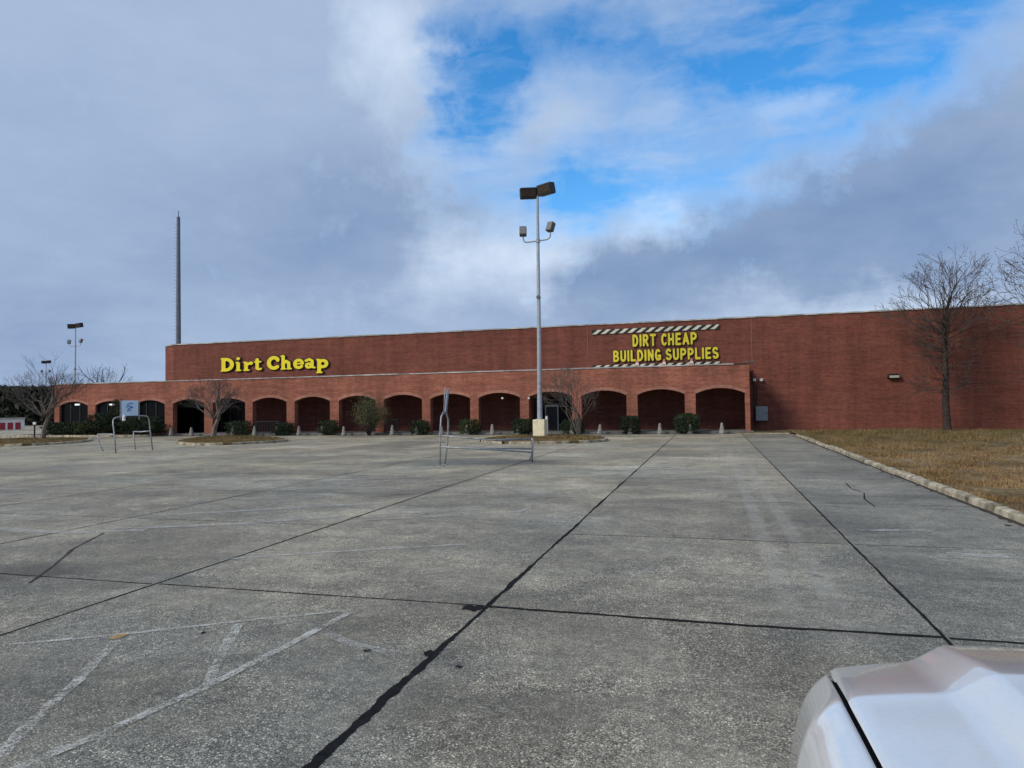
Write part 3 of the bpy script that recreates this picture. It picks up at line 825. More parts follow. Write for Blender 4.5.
def word(txt, pxa, pxb, zb, caph, py):
    xa = gx(pxa, YW, py); xb = gx(pxb, YW, py)
    wid = []
    for ch in txt:
        P = SANS[ch]; wid.append(max(max(p[0],p[2])+p[4] for p in P)-min(min(p[0],p[2])-p[4] for p in P))
    gap = .135; tot = sum(wid)+gap*(len(txt)-1); k = (xb-xa)/tot; x = xa
    for ch, w in zip(txt, wid):
        letter(s2, ch, SANS, x, x+w*k, zb, caph, YW, .14, M_YEL2, org2, .05); x += (w+gap)*k
word('DIRT', 632.7, 656.2, 5.58, .82, 341); word('CHEAP', 661.3, 696.8, 5.58, .82, 340)
word('BUILDING', 613.5, 661.2, 4.62, .77, 356); word('SUPPLIES', 665.8, 718.6, 4.62, .77, 354)
def hazard(x0, x1, z0, z1, n):
    b = MB(); b.box(x0-org2.x, x1-org2.x, -.06, -.004, z0-org2.z, z1-org2.z); o = b.build('hazard_bar', M_BLACK, s2)
    b = MB(); p = (x1-x0)/n; sl = (z1-z0)*1.25; w = p*.50
    for k in range(n):
        x = x0+k*p+.01
        P = [(x,z0+.015),(x+w,z0+.015),(min(x+w+sl,x1-.005),z1-.015),(min(x+sl,x1-.01),z1-.015)]
        b.face([(a-org2.x, -.068, z-org2.z) for a, z in P])
    b.build('cream_stripes', M_CREAM, o)
xa, xb = gx(592, YW, 333), gx(719.5, YW, 327)
hazard(xa, xb, 6.52, 6.84, 14); hazard(xa, xb, 4.20, 4.46, 14)
for px in (637.3, 664.2, 691.6):
    c = gx(px, YW, 366); b = MB(); z0 = 4.19
    prof = [(-.26,z0),(.26,z0),(.26,z0+.06),(.17,z0+.06),(.05,z0+.52),(-.05,z0+.52),(-.17,z0+.06),(-.26,z0+.06)]
    F = [(c+a-org2.x, -.12, z-org2.z) for a, z in prof]
    B = [(x, -.07, z) for x, y, z in F]
    b.face(F)
    for k in range(8): b.face([F[k], F[(k+1)%8], B[(k+1)%8], B[k]])
    o = b.build('traffic_cone_emblem', M_CONE, s2)
    b = MB(); F = [(c+a-org2.x, -.126, z-org2.z) for a, z in [(-.125,z0+.2),(.125,z0+.2),(.085,z0+.34),(-.085,z0+.34)]]; b.face(F); b.build('white_band', M_WHITE, o)

# ------------------------------------------------------------------ lamp posts
ORD = ['zeroth','first','second','third','fourth','fifth','sixth','seventh','eighth','ninth','tenth','eleventh','twelfth','thirteenth','fourteenth','fifteenth']
lp = thing('lamp_post', 'tall grey lamp post on a cream concrete plinth with two big lamp heads', 'lamp post', (-9.24, 37.75, .10), 0, 'parking lot lamp posts')
b = MB(); b.box(-.335,.335,-.335,.335,-.12,.93); b.build('plinth', M_PLINTH, lp, bevel=.03)
b = MB(); b.tube([(0,0,.93),(0,0,.96)], .22, 12); b.tube([(0,0,.96),(.03,0,5),(.06,0,10),(.08,0,13.85)], [.145,.118,.092,.065], 12)
b.build('pole', M_POLE, lp, smooth=False)
b = MB(); b.tube([(.045,-.13,7.8),(.045,.13,7.8)], .11, 8); b.build('collar', M_FLOOD, lp)
b = MB()
b.tube([(.06,0,11.0),(-.60,0,10.98),(-.72,0,11.02),(-.78,0,11.12),(-.80,0,11.35)], .045, 8)
b.tube([(.06,0,11.0),(.60,0,11.05),(.72,0,11.12),(.78,0,11.22),(.80,0,11.5)], .045, 8)
b.tube([(.065,0,10.9),(.065,0,11.12)], .12, 10)
b.build('flood_bracket', M_POLE, lp)
for s, rx, rz, zz in ((-1, -8, 12, 11.62), (1, 14, -24, 11.74)):
    Mx = Matrix.Translation((.80*s, 0, zz)) @ Matrix.Rotation(R(rz), 4, 'Z') @ Matrix.Rotation(R(-18), 4, 'X') @ Matrix.Rotation(R(6 if s > 0 else 0), 4, 'Y')
    b = MB(); b.box(-.20,.20,-.14,.16,-.27,.27, M=Mx); fo = b.build('floodlight', M_FLOOD, lp, bevel=.03)
    b = MB(); b.box(-.17,.17,-.155,-.143,-.22,.22, M=Mx); b.build('lens', mat('flood_lens', None, (.20,.19,.17), rough=.25), fo)
for s in (-1, 1):
    Mx = Matrix.Translation((.08+.52*s, -.05, 13.80 + (.07 if s > 0 else -.06))) @ Matrix.Rotation(R(-22*s), 4, 'Z') @ Matrix.Rotation(R(12), 4, 'X') @ Matrix.Rotation(R(-3), 4, 'Y')
    b = MB(); b.box(-.47,.47,-.26,.26,-.30,.32, M=Mx); fo = b.build('lamp_head', M_LAMPB, lp, bevel=.05)
    b = MB(); b.box(-.36,.36,-.272,-.263,-.18,.17, M=Mx); b.box(-.38,.38,-.20,.20,-.312,-.303, M=Mx); b.build('lens', M_LENS, fo)
b = MB(); b.tube([(.08,0,13.6),(.08,0,14.0)], .09, 8); b.tube([(-.4,0,13.78),(.5,0,13.84)], .05, 8); b.build('head_bracket', M_LAMPB, lp)
dup(lp, (-84.0, 74.8, 0), R(18), 'tall lamp post rising behind the left wing roof with dark double head')
dup(lp, (-149, 125, 0), R(70), 'far lamp post whose dark head shows above the leftmost bare tree')

# mast behind the store
mast = thing('radio_mast', 'slender grey steel mast rising behind the left end of the store roof', 'mast', (-75.0, 84.0, 0))
zt = at(178.5, 217, 84).z
b = MB(); b.tube([(0,0,0),(0,0,zt*.5),(-.0,0,zt)], [.40,.33,.24], 12); b.build('pole', mat('mast_steel', mottled((.13,.15,.18), .3, 3), rough=.6, metal=.2), mast)
b = MB(); b.tube([(-.62,-.1,0),(-.2,0,0)], .045, 4)
peg = b.build('climbing_peg', mat('peg_steel', None, (.30,.33,.36), rough=.5), mast); peg.location = (0, 0, 7)
for k in range(1, 44):
    o = peg.copy(); COL.objects.link(o); o.parent = mast; o.location = (0, 0, 7+k*(zt-7.5)/44)
b = MB(); b.tube([(0,0,zt),(0,0,zt+.9)], .05, 5); b.build('lightning_rod', M_DARKPIPE, mast)

# ------------------------------------------------------------------ bollards
bo_px = [722,690,660,630.2,600,572,544,518.5,492.5,467,441.7,416.4,392.2,368.6,344,321.8,298.8,276.5,254.5,232.8,211,191.5,171]
bm = MB(); bm.lathe([(.18,0),(.178,.08),(.16,.13),(.085,.50),(.07,.60),(.045,.64),(.01,.65)], (0,0,0), 12)
proto = None
for i, px in enumerate(bo_px):
    X = gx(px, 42.0, 430); loc = (X, 42.0, 0)
    n = i//2 + 1
    lab = ('concrete bollard centred before the %s arch from the right' if i % 2 == 0 else 'concrete bollard by the pier left of the %s arch from the right') % ORD[n]
    if px in (544, 211): continue
    if proto is None:
        proto = bm.build('bollard', M_BOLL, smooth=True); proto.location = loc; tag(proto, lab, 'bollard', 'concrete bollards along the arcade')
    else:
        o = proto.copy(); COL.objects.link(o); o.location = loc; o['label'] = lab
        o.rotation_euler = (random.uniform(-.04,.04), random.uniform(-.04,.04), random.uniform(0,6)); k = random.uniform(.92,1.08); o.scale = (1,1,k)
p = at(547, 437, 39.5)
b = MB(); b.tube([(0,0,0),(0,0,1.12)], .075, 10); b.lathe([(.078,1.12),(.06,1.16),(.01,1.18)], (0,0,0), 10)
o = b.build('steel_post', M_WHITE, smooth=False); o.location = (p.x, 39.5, .0); tag(o, 'plain white steel post just right of the lamp post plinth', 'post')

# ------------------------------------------------------------------ plants
def leaf_cloud(mb, n, shape, size, seed, flat=0):
    rr = random.Random(seed)
    for _ in range(n):
        p = shape(rr)
        if p is None: continue
        p = Vector(p); s = size*rr.uniform(.6, 1.4)
        u = Vector((rr.gauss(0,1), rr.gauss(0,1), rr.gauss(0,1))).normalized(); w = u.orthogonal().normalized()
        an = rr.uniform(0, 6.28); w = (w*math.cos(an)+u.cross(w)*math.sin(an))
        v2 = u.cross(w)
        mb.face([p-w*s, p+v2*s*.45, p+w*s, p-v2*s*.45])
def shrub_shape(rx, ry, h, squareness=3.2, lump=.16, sd=0):
    def f(rr):
        for _ in range(30):
            x, y, z = rr.uniform(-1,1), rr.uniform(-1,1), rr.uniform(-1,1)
            r = (abs(x)**squareness+abs(y)**squareness+abs(z)**squareness)**(1/squareness)
            lim = 1+lump*mn.noise((x*2.2+sd, y*2.2, z*2.2))*1.6
            if r < lim and rr.random() < .15+.85*r**2: return (x*rx, y*ry, h*.5+.02+z*h*.5)
        return None
    return f
def shrub(pxa, pxb, ytop, Y, label, mat_=None, n=1500, sq=3.0, lump=.18, z0=0.02, name='clipped_shrub', cat='shrub', grp='clipped shrubs along the arcade', size=.055, ry=None):
    X0, X1 = gx(pxa, Y, 430), gx(pxb, Y, 430); h = at((pxa+pxb)/2, ytop, Y).z-z0; rx = (X1-X0)/2
    t = thing(name, label, cat, ((X0+X1)/2, Y, z0), 0, grp)
    b = MB(); leaf_cloud(b, n, shrub_shape(rx, ry or min(rx, .9), h, sq, lump*1.5, pxa), size*1.1, int(pxa)); b.build('foliage', mat_ or M_LEAF, t)
    b = MB(); rr = random.Random(int(pxa))
    for k in range(5):
        a = rr.uniform(0, 6.28); b.tube([(0,0,-.02),(.12*math.cos(a),.12*math.sin(a),h*.3),(rx*.5*math.cos(a),rx*.5*math.sin(a),h*.7)], [.03,.02,.008], 5)
    b.build('stem', M_BARKD, t)
    return t
SY = 42.25
shrub(674, 700, 413.5, SY, 'big round clipped shrub left of the rightmost arch, largest of the right-hand shrubs', n=2600)
shrub(620.5, 640.5, 416, SY, 'boxy clipped shrub against the pier left of the second arch from the right', n=2000)
shrub(562, 584, 420, SY+.1, 'dark shrub behind the foot of the multi-stem bare tree', n=1800, lump=.35, sq=2.2)
shrub(512, 534, 419, SY, 'dark clipped shrub immediately left of the lamp post plinth', n=2000)
shrub(459.5, 478.5, 419.5, SY, 'low green clipped shrub in front of the pier between the corral rails and lamp', n=1700, mat_=M_LEAF2)
shrub(411, 429, 420.5, SY, 'small dark shrub just left of the leaning corral frame', n=1600)
shrub(320, 337.5, 420.5, SY, 'flat-topped clipped shrub left of the olive bush', n=1700)
shrub(276, 292, 423, SY, 'neat low box shrub right of the dark railing section', n=1600, sq=5)
shrub(230, 251.5, 421, SY, 'rounded dark shrub right of the small bare tree on the yellow grass island', n=2000)
# hedge masses in front of the left wing
HB = dict(z0=.10, grp='evergreens in front of the left wing')
shrub(46, 82, 422.5, 41.9, 'low wide dark hedge under the leftmost two arches', n=7000, ry=.7, name='hedge', cat='hedge', **HB)
shrub(78, 97, 421, 41.7, 'lighter green hedge clump between the first two wing arches', mat_=M_LEAF2, n=4000, sq=2.4, name='hedge', cat='hedge', **HB)
shrub(94, 116, 413, 42.0, 'tall loose dark shrub left of the cart corral sign', n=4200, sq=2.2, lump=.4, name='evergreen_shrub', **HB)
shrub(112, 126, 399.5, 42.4, 'narrow upright evergreen reaching the wing arches behind the blue corral sign', n=2200, sq=2.2, lump=.4, name='evergreen_shrub', **HB)
shrub(122, 162, 417, 41.8, 'broad rounded evergreen shrub behind the left cart corral', n=7500, sq=2.4, ry=.8, name='evergreen_shrub', **HB)
# olive bush, sparse and twiggy
X = gx(368.5, 41.7, 430)
t = thing('olive_bush', 'tall loose olive-green bush with thin stems in front of the arcade', 'bush', (X, 41.7, 0))
b = MB(); st = MB(); rr = random.Random(12); H_ = at(368, 390, 41.7).z
cent = []
for k in range(30):
    a = rr.uniform(0, 6.28); rad = rr.uniform(.15, 1.0); zt2 = H_*(1-.42*rad**2)*rr.uniform(.66, 1.0)
    tip = Vector((1.30*rad*math.cos(a), 1.0*rad*math.sin(a), zt2))
    mid = Vector((tip.x*.45+rr.uniform(-.1,.1), tip.y*.45, zt2*.5))
    st.tube([(tip.x*.06, tip.y*.06, 0), mid, tip], [.022,.014,.005], 4); cent += [(mid.lerp(tip, q), .16+.10*q) for q in (.0,.2,.4,.6,.8,.95)]
def fsh(rr2):
    c, r = rr2.choice(cent)
    return (c.x+rr2.gauss(0, r), c.y+rr2.gauss(0, r), max(.25, c.z+rr2.gauss(0, r)))
leaf_cloud(b, 8500, fsh, .038, 13)
b.build('foliage', M_OLIVE, t); st.build('stem', M_BARKD, t)

# bare trees
def grow(trunk, twigs, clumps, p, d, L, r, depth, rr, spread, up, minr=.006, nseg=3, kids=(2,3)):
    pts = [p]; q = Vector(p); dd = Vector(d)
    for i in range(nseg):
        dd = (dd + Vector((rr.gauss(0,.13), rr.gauss(0,.13), rr.gauss(0,.10)+up*.10))).normalized()
        q = q + dd*(L/nseg); pts.append(q.copy())
    r1 = max(minr, r*.62)
    rad = [r + (r1-r)*i/nseg for i in range(nseg+1)]
    (trunk if r > .05 else twigs).tube(pts, rad, 6 if r > .05 else (4 if r > .02 else 3), cap=False)
    if depth == 0:
        clumps.append(q.copy()); return
    n = rr.randint(*kids)
    for k in range(n):
        f = rr.uniform(.45, 1.0) if k else 1.0
        i = min(nseg-1, int(f*nseg)); bp = pts[i].lerp(pts[i+1], min(1, f*nseg-i)) if f < 1 else q
        side = dd.orthogonal().normalized(); a = rr.uniform(0, 6.28)
        side = (side*math.cos(a)+dd.cross(side)*math.sin(a))
        nd = (dd*(1-.15*k) + side*spread*rr.uniform(.55, 1.15) + Vector((0,0,up*.3))).normalized()
        grow(trunk, twigs, clumps, bp, nd, L*rr.uniform(.62,.86), r1*(.92 if k == 0 else .72), depth-1, rr, spread, up, minr, nseg, kids)
def bare_tree(name, label, cat, loc, stems, seed, depth, spread, up, mt, mw, grp, kids=(2,3), minr=.007):
    rr = random.Random(seed); t = thing(name, label, cat, loc, 0, grp); tr = MB(); tw = MB(); cl = []
    for (p, d, L, r) in stems: grow(tr, tw, cl, Vector(p), Vector(d).normalized(), L, r, depth, rr, spread, up, minr, 4, kids)
    tr.build('trunk', mt, t); tw.build('crown', mw, t)
    return t, cl
def fan(n, h0, tilt, L, r, sd, p0=(0,0,0)):
    rr = random.Random(sd); out = []
    for k in range(n):
        a = 6.283*k/n+rr.uniform(-.3,.3); tl = tilt*rr.uniform(.6,1.2)
        out.append(((p0[0]+.05*math.cos(a), p0[1]+.05*math.sin(a), h0), (math.sin(tl)*math.cos(a), math.sin(tl)*math.sin(a), math.cos(tl)), L*rr.uniform(.85,1.1), r*rr.uniform(.8,1.0)))
    return out
G = 'small bare trees on the kerbed islands'
bare_tree('bare_tree', 'leafless grey tree on the leftmost island in front of dark woods', 'tree', (-43.7, 36.5, .1),
          [((0,0,0),(0.02,0,1),1.7,.15)] + fan(11, 1.5, .85, 1.38, .065, 1), 31, 5, .55, .35, M_BARK, M_TWIG, G, (2,3), .005)
bare_tree('bare_tree', 'leafless tan-stemmed tree on the yellow grass island below the Dirt Cheap sign', 'tree', (-31.5, 38.4, .1),
          [((0,0,0),(0.04,0,1),1.35,.17)] + fan(10, 1.2, .72, 1.02, .06, 2), 32, 5, .55, .22, M_BARK, M_TWIG, G, (2,3), .005)
bare_tree('bare_tree', 'multi-stemmed leafless reddish tree right of the lamp post plinth', 'tree', (-7.2, 38.6, .1),
          fan(7, 0, .34, 1.35, .055, 3), 33, 5, .52, .25, M_TWIG, M_TWIG, G, (2,3), .005)
bare_tree('bare_tree', 'distant leafless treetop showing above the left wing roof', 'tree', (-88, 84, 0),
          [((0,0,0),(0,0,1),4.2,.2)] + fan(6, 4, .5, 2.0, .09, 4), 34, 3, .6, .4, M_TWIGD, M_TWIGD, None, (2,3), .02)
def cypress(label, loc, seed, H=10.3):
    rr = random.Random(seed); t = thing('bald_cypress', label, 'tree', loc, 0, 'tall bare trees by the brick wall'); tr = MB(); tw = MB(); cl = []
    K = H/10.3
    pts = [Vector((0,0,-.05)),Vector((0,0,.4)),Vector((-.03,0,1.6)),Vector((.03,.02,3.2)),Vector((.02,0,4.8)),Vector((.06,0,6.4))]
    pts = [q*K for q in pts]
    tr.tube(pts, [.26,.20,.175,.15,.12,.085], 10, cap=False)
    for k in range(56):
        z = (1.9+4.6*rr.random())*K; a = rr.uniform(0, 6.28); f = (z/K-1.9)/4.6
        L = (1.05-.25*f)*K*rr.uniform(.7,1.1); el = .10+.40*f
        grow(tr, tw, cl, Vector((.02,0,z)), Vector((math.cos(a),math.sin(a),el)).normalized(), L, .034, 3, rr, .50, .10, .006, 3, (2,3))
    top = pts[-1]
    for k in range(22):
        a = 2.4*k+rr.uniform(-.3,.3); tl = .15+1.15*(k/21)
        grow(tr, tw, cl, top-Vector((0,0,.0+1.3*k/21)), Vector((math.sin(tl)*math.cos(a), math.sin(tl)*math.sin(a), math.cos(tl))), 1.55*K*rr.uniform(.9,1.08), .046, 4, rr, .44, .07, .0085, 4, (2,3))
    grow(tr, tw, cl, top, Vector((.1,0,1)), 1.5*K, .065, 4, rr, .45, .0, .0085, 4, (2,3))
    tr.build('trunk', M_BARKD, t); crown = tw.build('crown', M_TWIGD, t)
    cc = [c for c in cl if c.z > 7.3*K or (c.z > 5.6*K and math.hypot(c.x, c.y) > 1.6)]
    b = MB()
    def fs(r2):
        c = r2.choice(cc); return (c.x+r2.gauss(0,.07), c.y+r2.gauss(0,.07), c.z+r2.gauss(0,.07))
    leaf_cloud(b, 1000, fs, .036, seed); b.build('seed_clumps', M_BROWNLEAF, t); t.children[-1]['kind'] = 'stuff'
    return t
cypress('tall leafless tree with a round top in front of the plain brick wall', (12.55, 43.6, .06), 51, 9.7)
cypress('tall leafless tree cut by the right edge of the photo', (16.6, 40.2, .06), 52, 10.4)

# far woodland behind the storage units
def wood_sh(rr):
    x = rr.uniform(-165, -96); top = 5.7+1.1*mn.noise((x*.22, 0, 0))+.7*mn.noise((x*.8, 2, 0))
    return (x, 82+rr.uniform(-1.5, 9), top*(1-rr.random()**2.0*1.0))
b = MB(); leaf_cloud(b, 30000, wood_sh, .46, 77)
o = b.build('woodland', M_WOOD); tag(o, 'dark mass of far-off woods at the left edge', 'woods', kind='stuff')

# storage units
su = thing('storage_building', 'low white storage unit building with red roller doors far off at the left edge', 'building', (-74.65, 60, 0), R(50))
b = MB(); b.box(-30, 0, 0, 2.6, -.03, 1.24); b.build('wall', M_WHITE, su)
b = MB(); b.box(-30.2, .06, -.15, 2.7, 1.245, 1.36); b.build('roof', M_COPING_A, su)
k = 0; x = -.3
while x > -29 and k < 30:
    b = MB(); b.box(x-.50, x, -.04, -.003, .06, .84); dd = b.build('roller_door', M_REDDOOR, su)
    b = MB(); b.box(x-.38, x-.26, -.06, -.042, .2, .24); b.build('handle', M_DARKPIPE, dd)
    x -= .70; k += 1

# small sign post and stake on the leftmost island
p = at(34.5, 440, 36.3)
sg = thing('marker_post', 'thin dark marker post with a white cap on the leftmost island', 'post', (p.x, 36.3, .1))
b = MB(); b.tube([(0,0,0),(0,0,.95)], .05, 6); b.build('post', M_DARKPIPE, sg)
b = MB(); b.box(-.12,.12,-.04,.04,.95,1.12); b.build('cap', M_WHITE, sg, bevel=.02)
p = at(46.5, 440, 36.3); b = MB(); b.tube([(0,0,0),(0,0,.32)], .05, 6)
b.box(-.05,.05,-.055,.055,.30,.34); o = b.build('short_stake', M_DARKPIPE); o.location = (p.x, 36.2, .1); tag(o, 'short stake beside the trunk of the leftmost bare tree', 'stake')

# dark railings by the arcade
def railing(pxa, pxb, ytop, Y, label):
    X0, X1 = gx(pxa, Y, 430), gx(pxb, Y, 430); h = at((pxa+pxb)/2, ytop, Y).z
    t = thing('railing', label, 'railing', ((X0+X1)/2, Y, .0)); w = (X1-X0)/2
    b = MB(); b.tube([(-w,0,h),(w,0,h)], .035, 6); b.tube([(-w,0,.16),(w,0,.16)], .035, 6); b.build('rail', M_RAIL, t)
    b = MB(); n = max(4, int(2*w/.22))
    for k in range(n+1): b.tube([(-w+2*w*k/n,0,.13),(-w+2*w*k/n,0,h-.02)], .030, 5)
    b.build('bars', M_RAIL, t)
    for s in (-1, 1):
        b = MB(); b.tube([(s*w,0,0),(s*w,0,h+.02)], .045, 6); b.build('post', M_RAIL, t)
railing(256.5, 279, 421.5, 42.6, 'dark metal railing section between two round shrubs')
railing(385, 397, 419.5, 42.6, 'short dark metal railing just right of the olive bush')

# ------------------------------------------------------------------ cart corrals
def bar(name, pts, r, parent, m=M_GALV): b = MB(); b.tube(pts, r, 8); return b.build(name, m, parent, smooth=True)
def loc_of(root, p): return (p.x-root.location.x, p.y-root.location.y, p.z-root.location.z)
c1 = thing('cart_corral', 'bent grey cart corral with an edge-on sign panel in the middle of the lot', 'cart corral', (-6.8, 20.4, 0), 0, 'cart corrals')
L = lambda px, py, Y: loc_of(c1, at(px, py, Y))
YA1, YB1 = 19.72, 20.25
bar('hoop', [L(440,466,YA1), L(440.2,447,YA1), L(440.4,428,YA1), L(441.2,417,YA1+.05), L(443.2,412.5,YA1+.2), L(446.5,414,YA1+.4), L(448.3,420,YB1), L(448.0,434,YB1), L(446.8,448,YB1), L(444.6,465,YB1)], .028, c1)
bar('cross_bar', [L(440.2,446.6,YA1), L(447,446.8,YB1)], .026, c1)
bar('cross_bar', [L(440.2,435.5,YA1), L(447.8,436.2,YB1)], .022, c1)
bar('top_rail', [L(448,436,YB1), L(490,440,20.2), L(531,438.3,21.5)], .024, c1)
bar('top_rail', [L(440.4,435.6,YA1), L(500,440.8,20.6), L(531.5,438.8,21.7)], .020, c1)
bar('lower_rail', [L(447,447.6,YB1), L(490,448.3,20.9), L(532,448.8,21.6)], .026, c1)
bar('lower_rail', [L(440.2,446.8,YA1), L(490,449.5,20.4), L(532,452.2,21.2)], .026, c1)
bar('end_post', [L(532,462,21.55), L(532.4,450,21.55), L(532.6,440,21.5), L(531.4,438.2,21.5)], .034, c1)
bar('end_post', [L(529.5,461,21.9), L(531,452,21.9)], .026, c1)
b = MB(); q0 = at(440.5,466.3,YA1); q1 = at(444.6,465.3,YB1)
for qq in (q0, q1): b.box(qq.x-.09-c1.location.x, qq.x+.09-c1.location.x, qq.y-.09-c1.location.y, qq.y+.09-c1.location.y, -.005, .02)
b.build('foot_plate', M_CONC, c1)
Mx = Matrix.Translation(Vector(L(446.2,401,20.05))) @ Matrix.Rotation(R(97), 4, 'Z') @ Matrix.Rotation(R(7), 4, 'X')
b = MB(); b.box(-.30,.30,-.02,.02,-.34,.34, M=Matrix.Translation(Vector(L(446.6,400.5,20.05))) @ Matrix.Rotation(R(7), 4, 'Y') @ Matrix.Rotation(R(108), 4, 'Z')); b.build('sign_panel', mat('faded_grey_blue_sign', mottled((.34,.38,.46), .2, 6), rough=.5), c1)
bar('sign_stem', [L(443.6,412.7,YA1+.2), L(445.2,387,YA1+.2)], .016, c1)
bar('sign_stem', [L(446.6,414,YA1+.4), L(448.6,389,YA1+.5)], .016, c1)

c2 = thing('cart_corral', 'grey tube cart corral under a pale blue sign at the left of the lot', 'cart corral', (-26, 26, 0), 0, 'cart corrals')
L = lambda px, py, Y: loc_of(c2, at(px, py, Y))
Ya, Yb = 24.45, 26.7
lr = lambda f: Ya+(Yb-Ya)*f
bar('hoop', [L(115.8,453.2,Ya), L(114.6,436,Ya), L(113.0,424,lr(.02)), L(113.2,419.6,lr(.05)), L(115,417.8,lr(.1)), L(118.5,417,lr(.2)), L(132,416,lr(.55)), L(144,415.7,lr(.85)), L(147.3,416.4,lr(.93)), L(149,419.5,Yb), L(150.2,431,Yb), L(152.6,449.8,Yb)], .030, c2)
bar('side_rail', [L(150.2,431,Yb), L(141,431.8,26.8), L(133.8,431.6,27.0)], .030, c2)
bar('end_post', [L(133.4,431.4,27.0), L(134.2,440,27.0), L(135.6,449.4,27.0)], .026, c2)
bar('side_rail', [L(114.4,434.6,Ya), L(105,434.2,25.2), L(97.8,434.4,25.9)], .034, c2)
bar('end_post', [L(97.6,434.4,25.9), L(98.8,441,25.9), L(100.8,446.5,25.9), L(103.2,450.8,25.9)], .028, c2)
s_c = at(129.8, 408.2, 25.45); hw = .26
def f_bluesign(t, bb):
    p = objc(t)
    bb.inputs['Roughness'].default_value = .45
    n = t.noise(p, 5., 4, .6); t.l.new(t.ramp(n, [(.3, (.45,.60,.76)), (.7, (.58,.70,.82))]), bb.inputs['Base Color'])
sgn = thing('corral_sign', 'pale blue rectangular sign with darker blue scribbled lettering above the left corral', 'sign', tuple(s_c), R(48))
b = MB(); b.box(-.335,.335,-.015,.015,-.345,.345); b.build('panel', mat('pale_blue_panel', f_bluesign), sgn, bevel=.01)
b = MB(); 
for (x0, z0, x1, z1) in ((-.12,.16,.14,.22),(-.14,.04,-.02,.10),(.0,.06,.12,.03),(-.1,-.06,.10,.02),(-.12,-.14,.06,-.10)):
    b.tube([(x0,-.02,z0),((x0+x1)/2,-.02,(z0+z1)/2+.03),(x1,-.02,z1)], .022, 5)
b.build('lettering', mat('blue_sign_ink', None, (.05,.16,.42)), sgn)
b = MB(); b.box(-.34,.34,-.022,.022,-.42,-.346); b.build('base_bar', M_DARKPIPE, sgn)
for xx in (-.37, .37):
    b = MB(); b.tube([(xx,0,-.52),(xx,0,.37)], .02, 6); b.build('stem', M_GALV, sgn)
p = at(123.8, 418, 24.9); b = MB(); b.lathe([(.065,-.13),(.07,-.10),(.06,.05),(.035,.11),(.015,.15)], (0,0,0), 10)
b.tube([(0,0,.16),(0,0,.24)], .015, 5); o = b.build('white_tag', M_WHITE); o.location = p; tag(o, 'small white tag hanging at the left end of the corral hoop', 'tag')
b = MB(); b.box(-.12,.12,-.02,.02,-.2,.2); q_ = gnd_ = at(424.5, 437, 42.1)

# ------------------------------------------------------------------ white car
car = thing('parked_car', 'white car nose with a raised hood centre in the bottom right corner', 'car', (1.05, .6, 0))
OX, OY = 1.05, .6
def smooth(a, b_, x): t = max(0, min(1, (x-a)/(b_-a))); return t*t*(3-2*t)
YN = 2.86           # leading edge
def drop(y): return .100*max(0, (y-2.30)/(YN-2.30))**1.15
def gap_(y): return .700 - .26*drop(y)
def hw_(y):         # half width
    w = .885 - .35*drop(y)
    if y < -2.9: w -= .16*((-2.9-y)/.5)**2
    return w
def zt_(y):         # hood/shoulder height along the car
    z = 1.000 - .050*smooth(1.0, 2.3, y)
    z -= .008*smooth(2.0, 2.30, y) + drop(y)
    return z
def sweep(u, y):
    a = abs(u)
    return smooth(1.6, YN, y)*(.15*min(1, a/.7)**2.2 + .40*max(0, (a-.66)/.225)**1.7)
def dome(u, y):
    x = abs(u)
    e1 = .30-.02*(y-1.9); e0 = e1+.11
    t = max(0, min(1, (e0-x)/(e0-e1)))
    return .058*t - .012*max(0, 1-x/.2)*smooth(2.5, 2.2, y)
def hood_z(u, y): return zt_(y) + .022*(1-(u/.7)**2) + dome(u, y)
GAPU = .700
ys_ = [YN-.0, YN-.03, YN-.08, YN-.16, YN-.26, YN-.38, 2.42, 2.355, 2.32, 2.30, 2.275, 2.24, 2.18, 2.05, 1.9, 1.7, 1.5, 1.3, 1.1]
# hood panel (own mesh)
b = MB(); us = [-1,-.985,-.94,-.88,-.8,-.72,-.66,-.61,-.56,-.51,-.46,-.42,-.38,-.3,-.15,0,.15,.3,.38,.42,.46,.51,.56,.61,.66,.72,.8,.88,.94,.985,1]
grid = []
lim = lambda y: gap_(y)-.009
for y in ys_:
    row = []
    for u_ in us:
        u = u_*lim(y); z = hood_z(u, y) - .010*max(0, (abs(u_)-.97)/.03)**2
        row.append((u, y - sweep(u, y) - OY, z))
    grid.append(row)
front = [(p[0]*.99, p[1]+.010, p[2]-.022) for p in grid[0]]
low = [(p[0]*.96, p[1]-.02, p[2]-.05) for p in grid[0]]
grid = [low, front] + grid
nn = len(us); n0 = 0
b.v = [p for row in grid for p in row]
for i in range(len(grid)-1):
    for k in range(nn-1):
        b.f.append((i*nn+k, i*nn+k+1, (i+1)*nn+k+1, (i+1)*nn+k)); b.mi.append(0)
hood = b.build('hood', M_CAR, car, smooth=True)
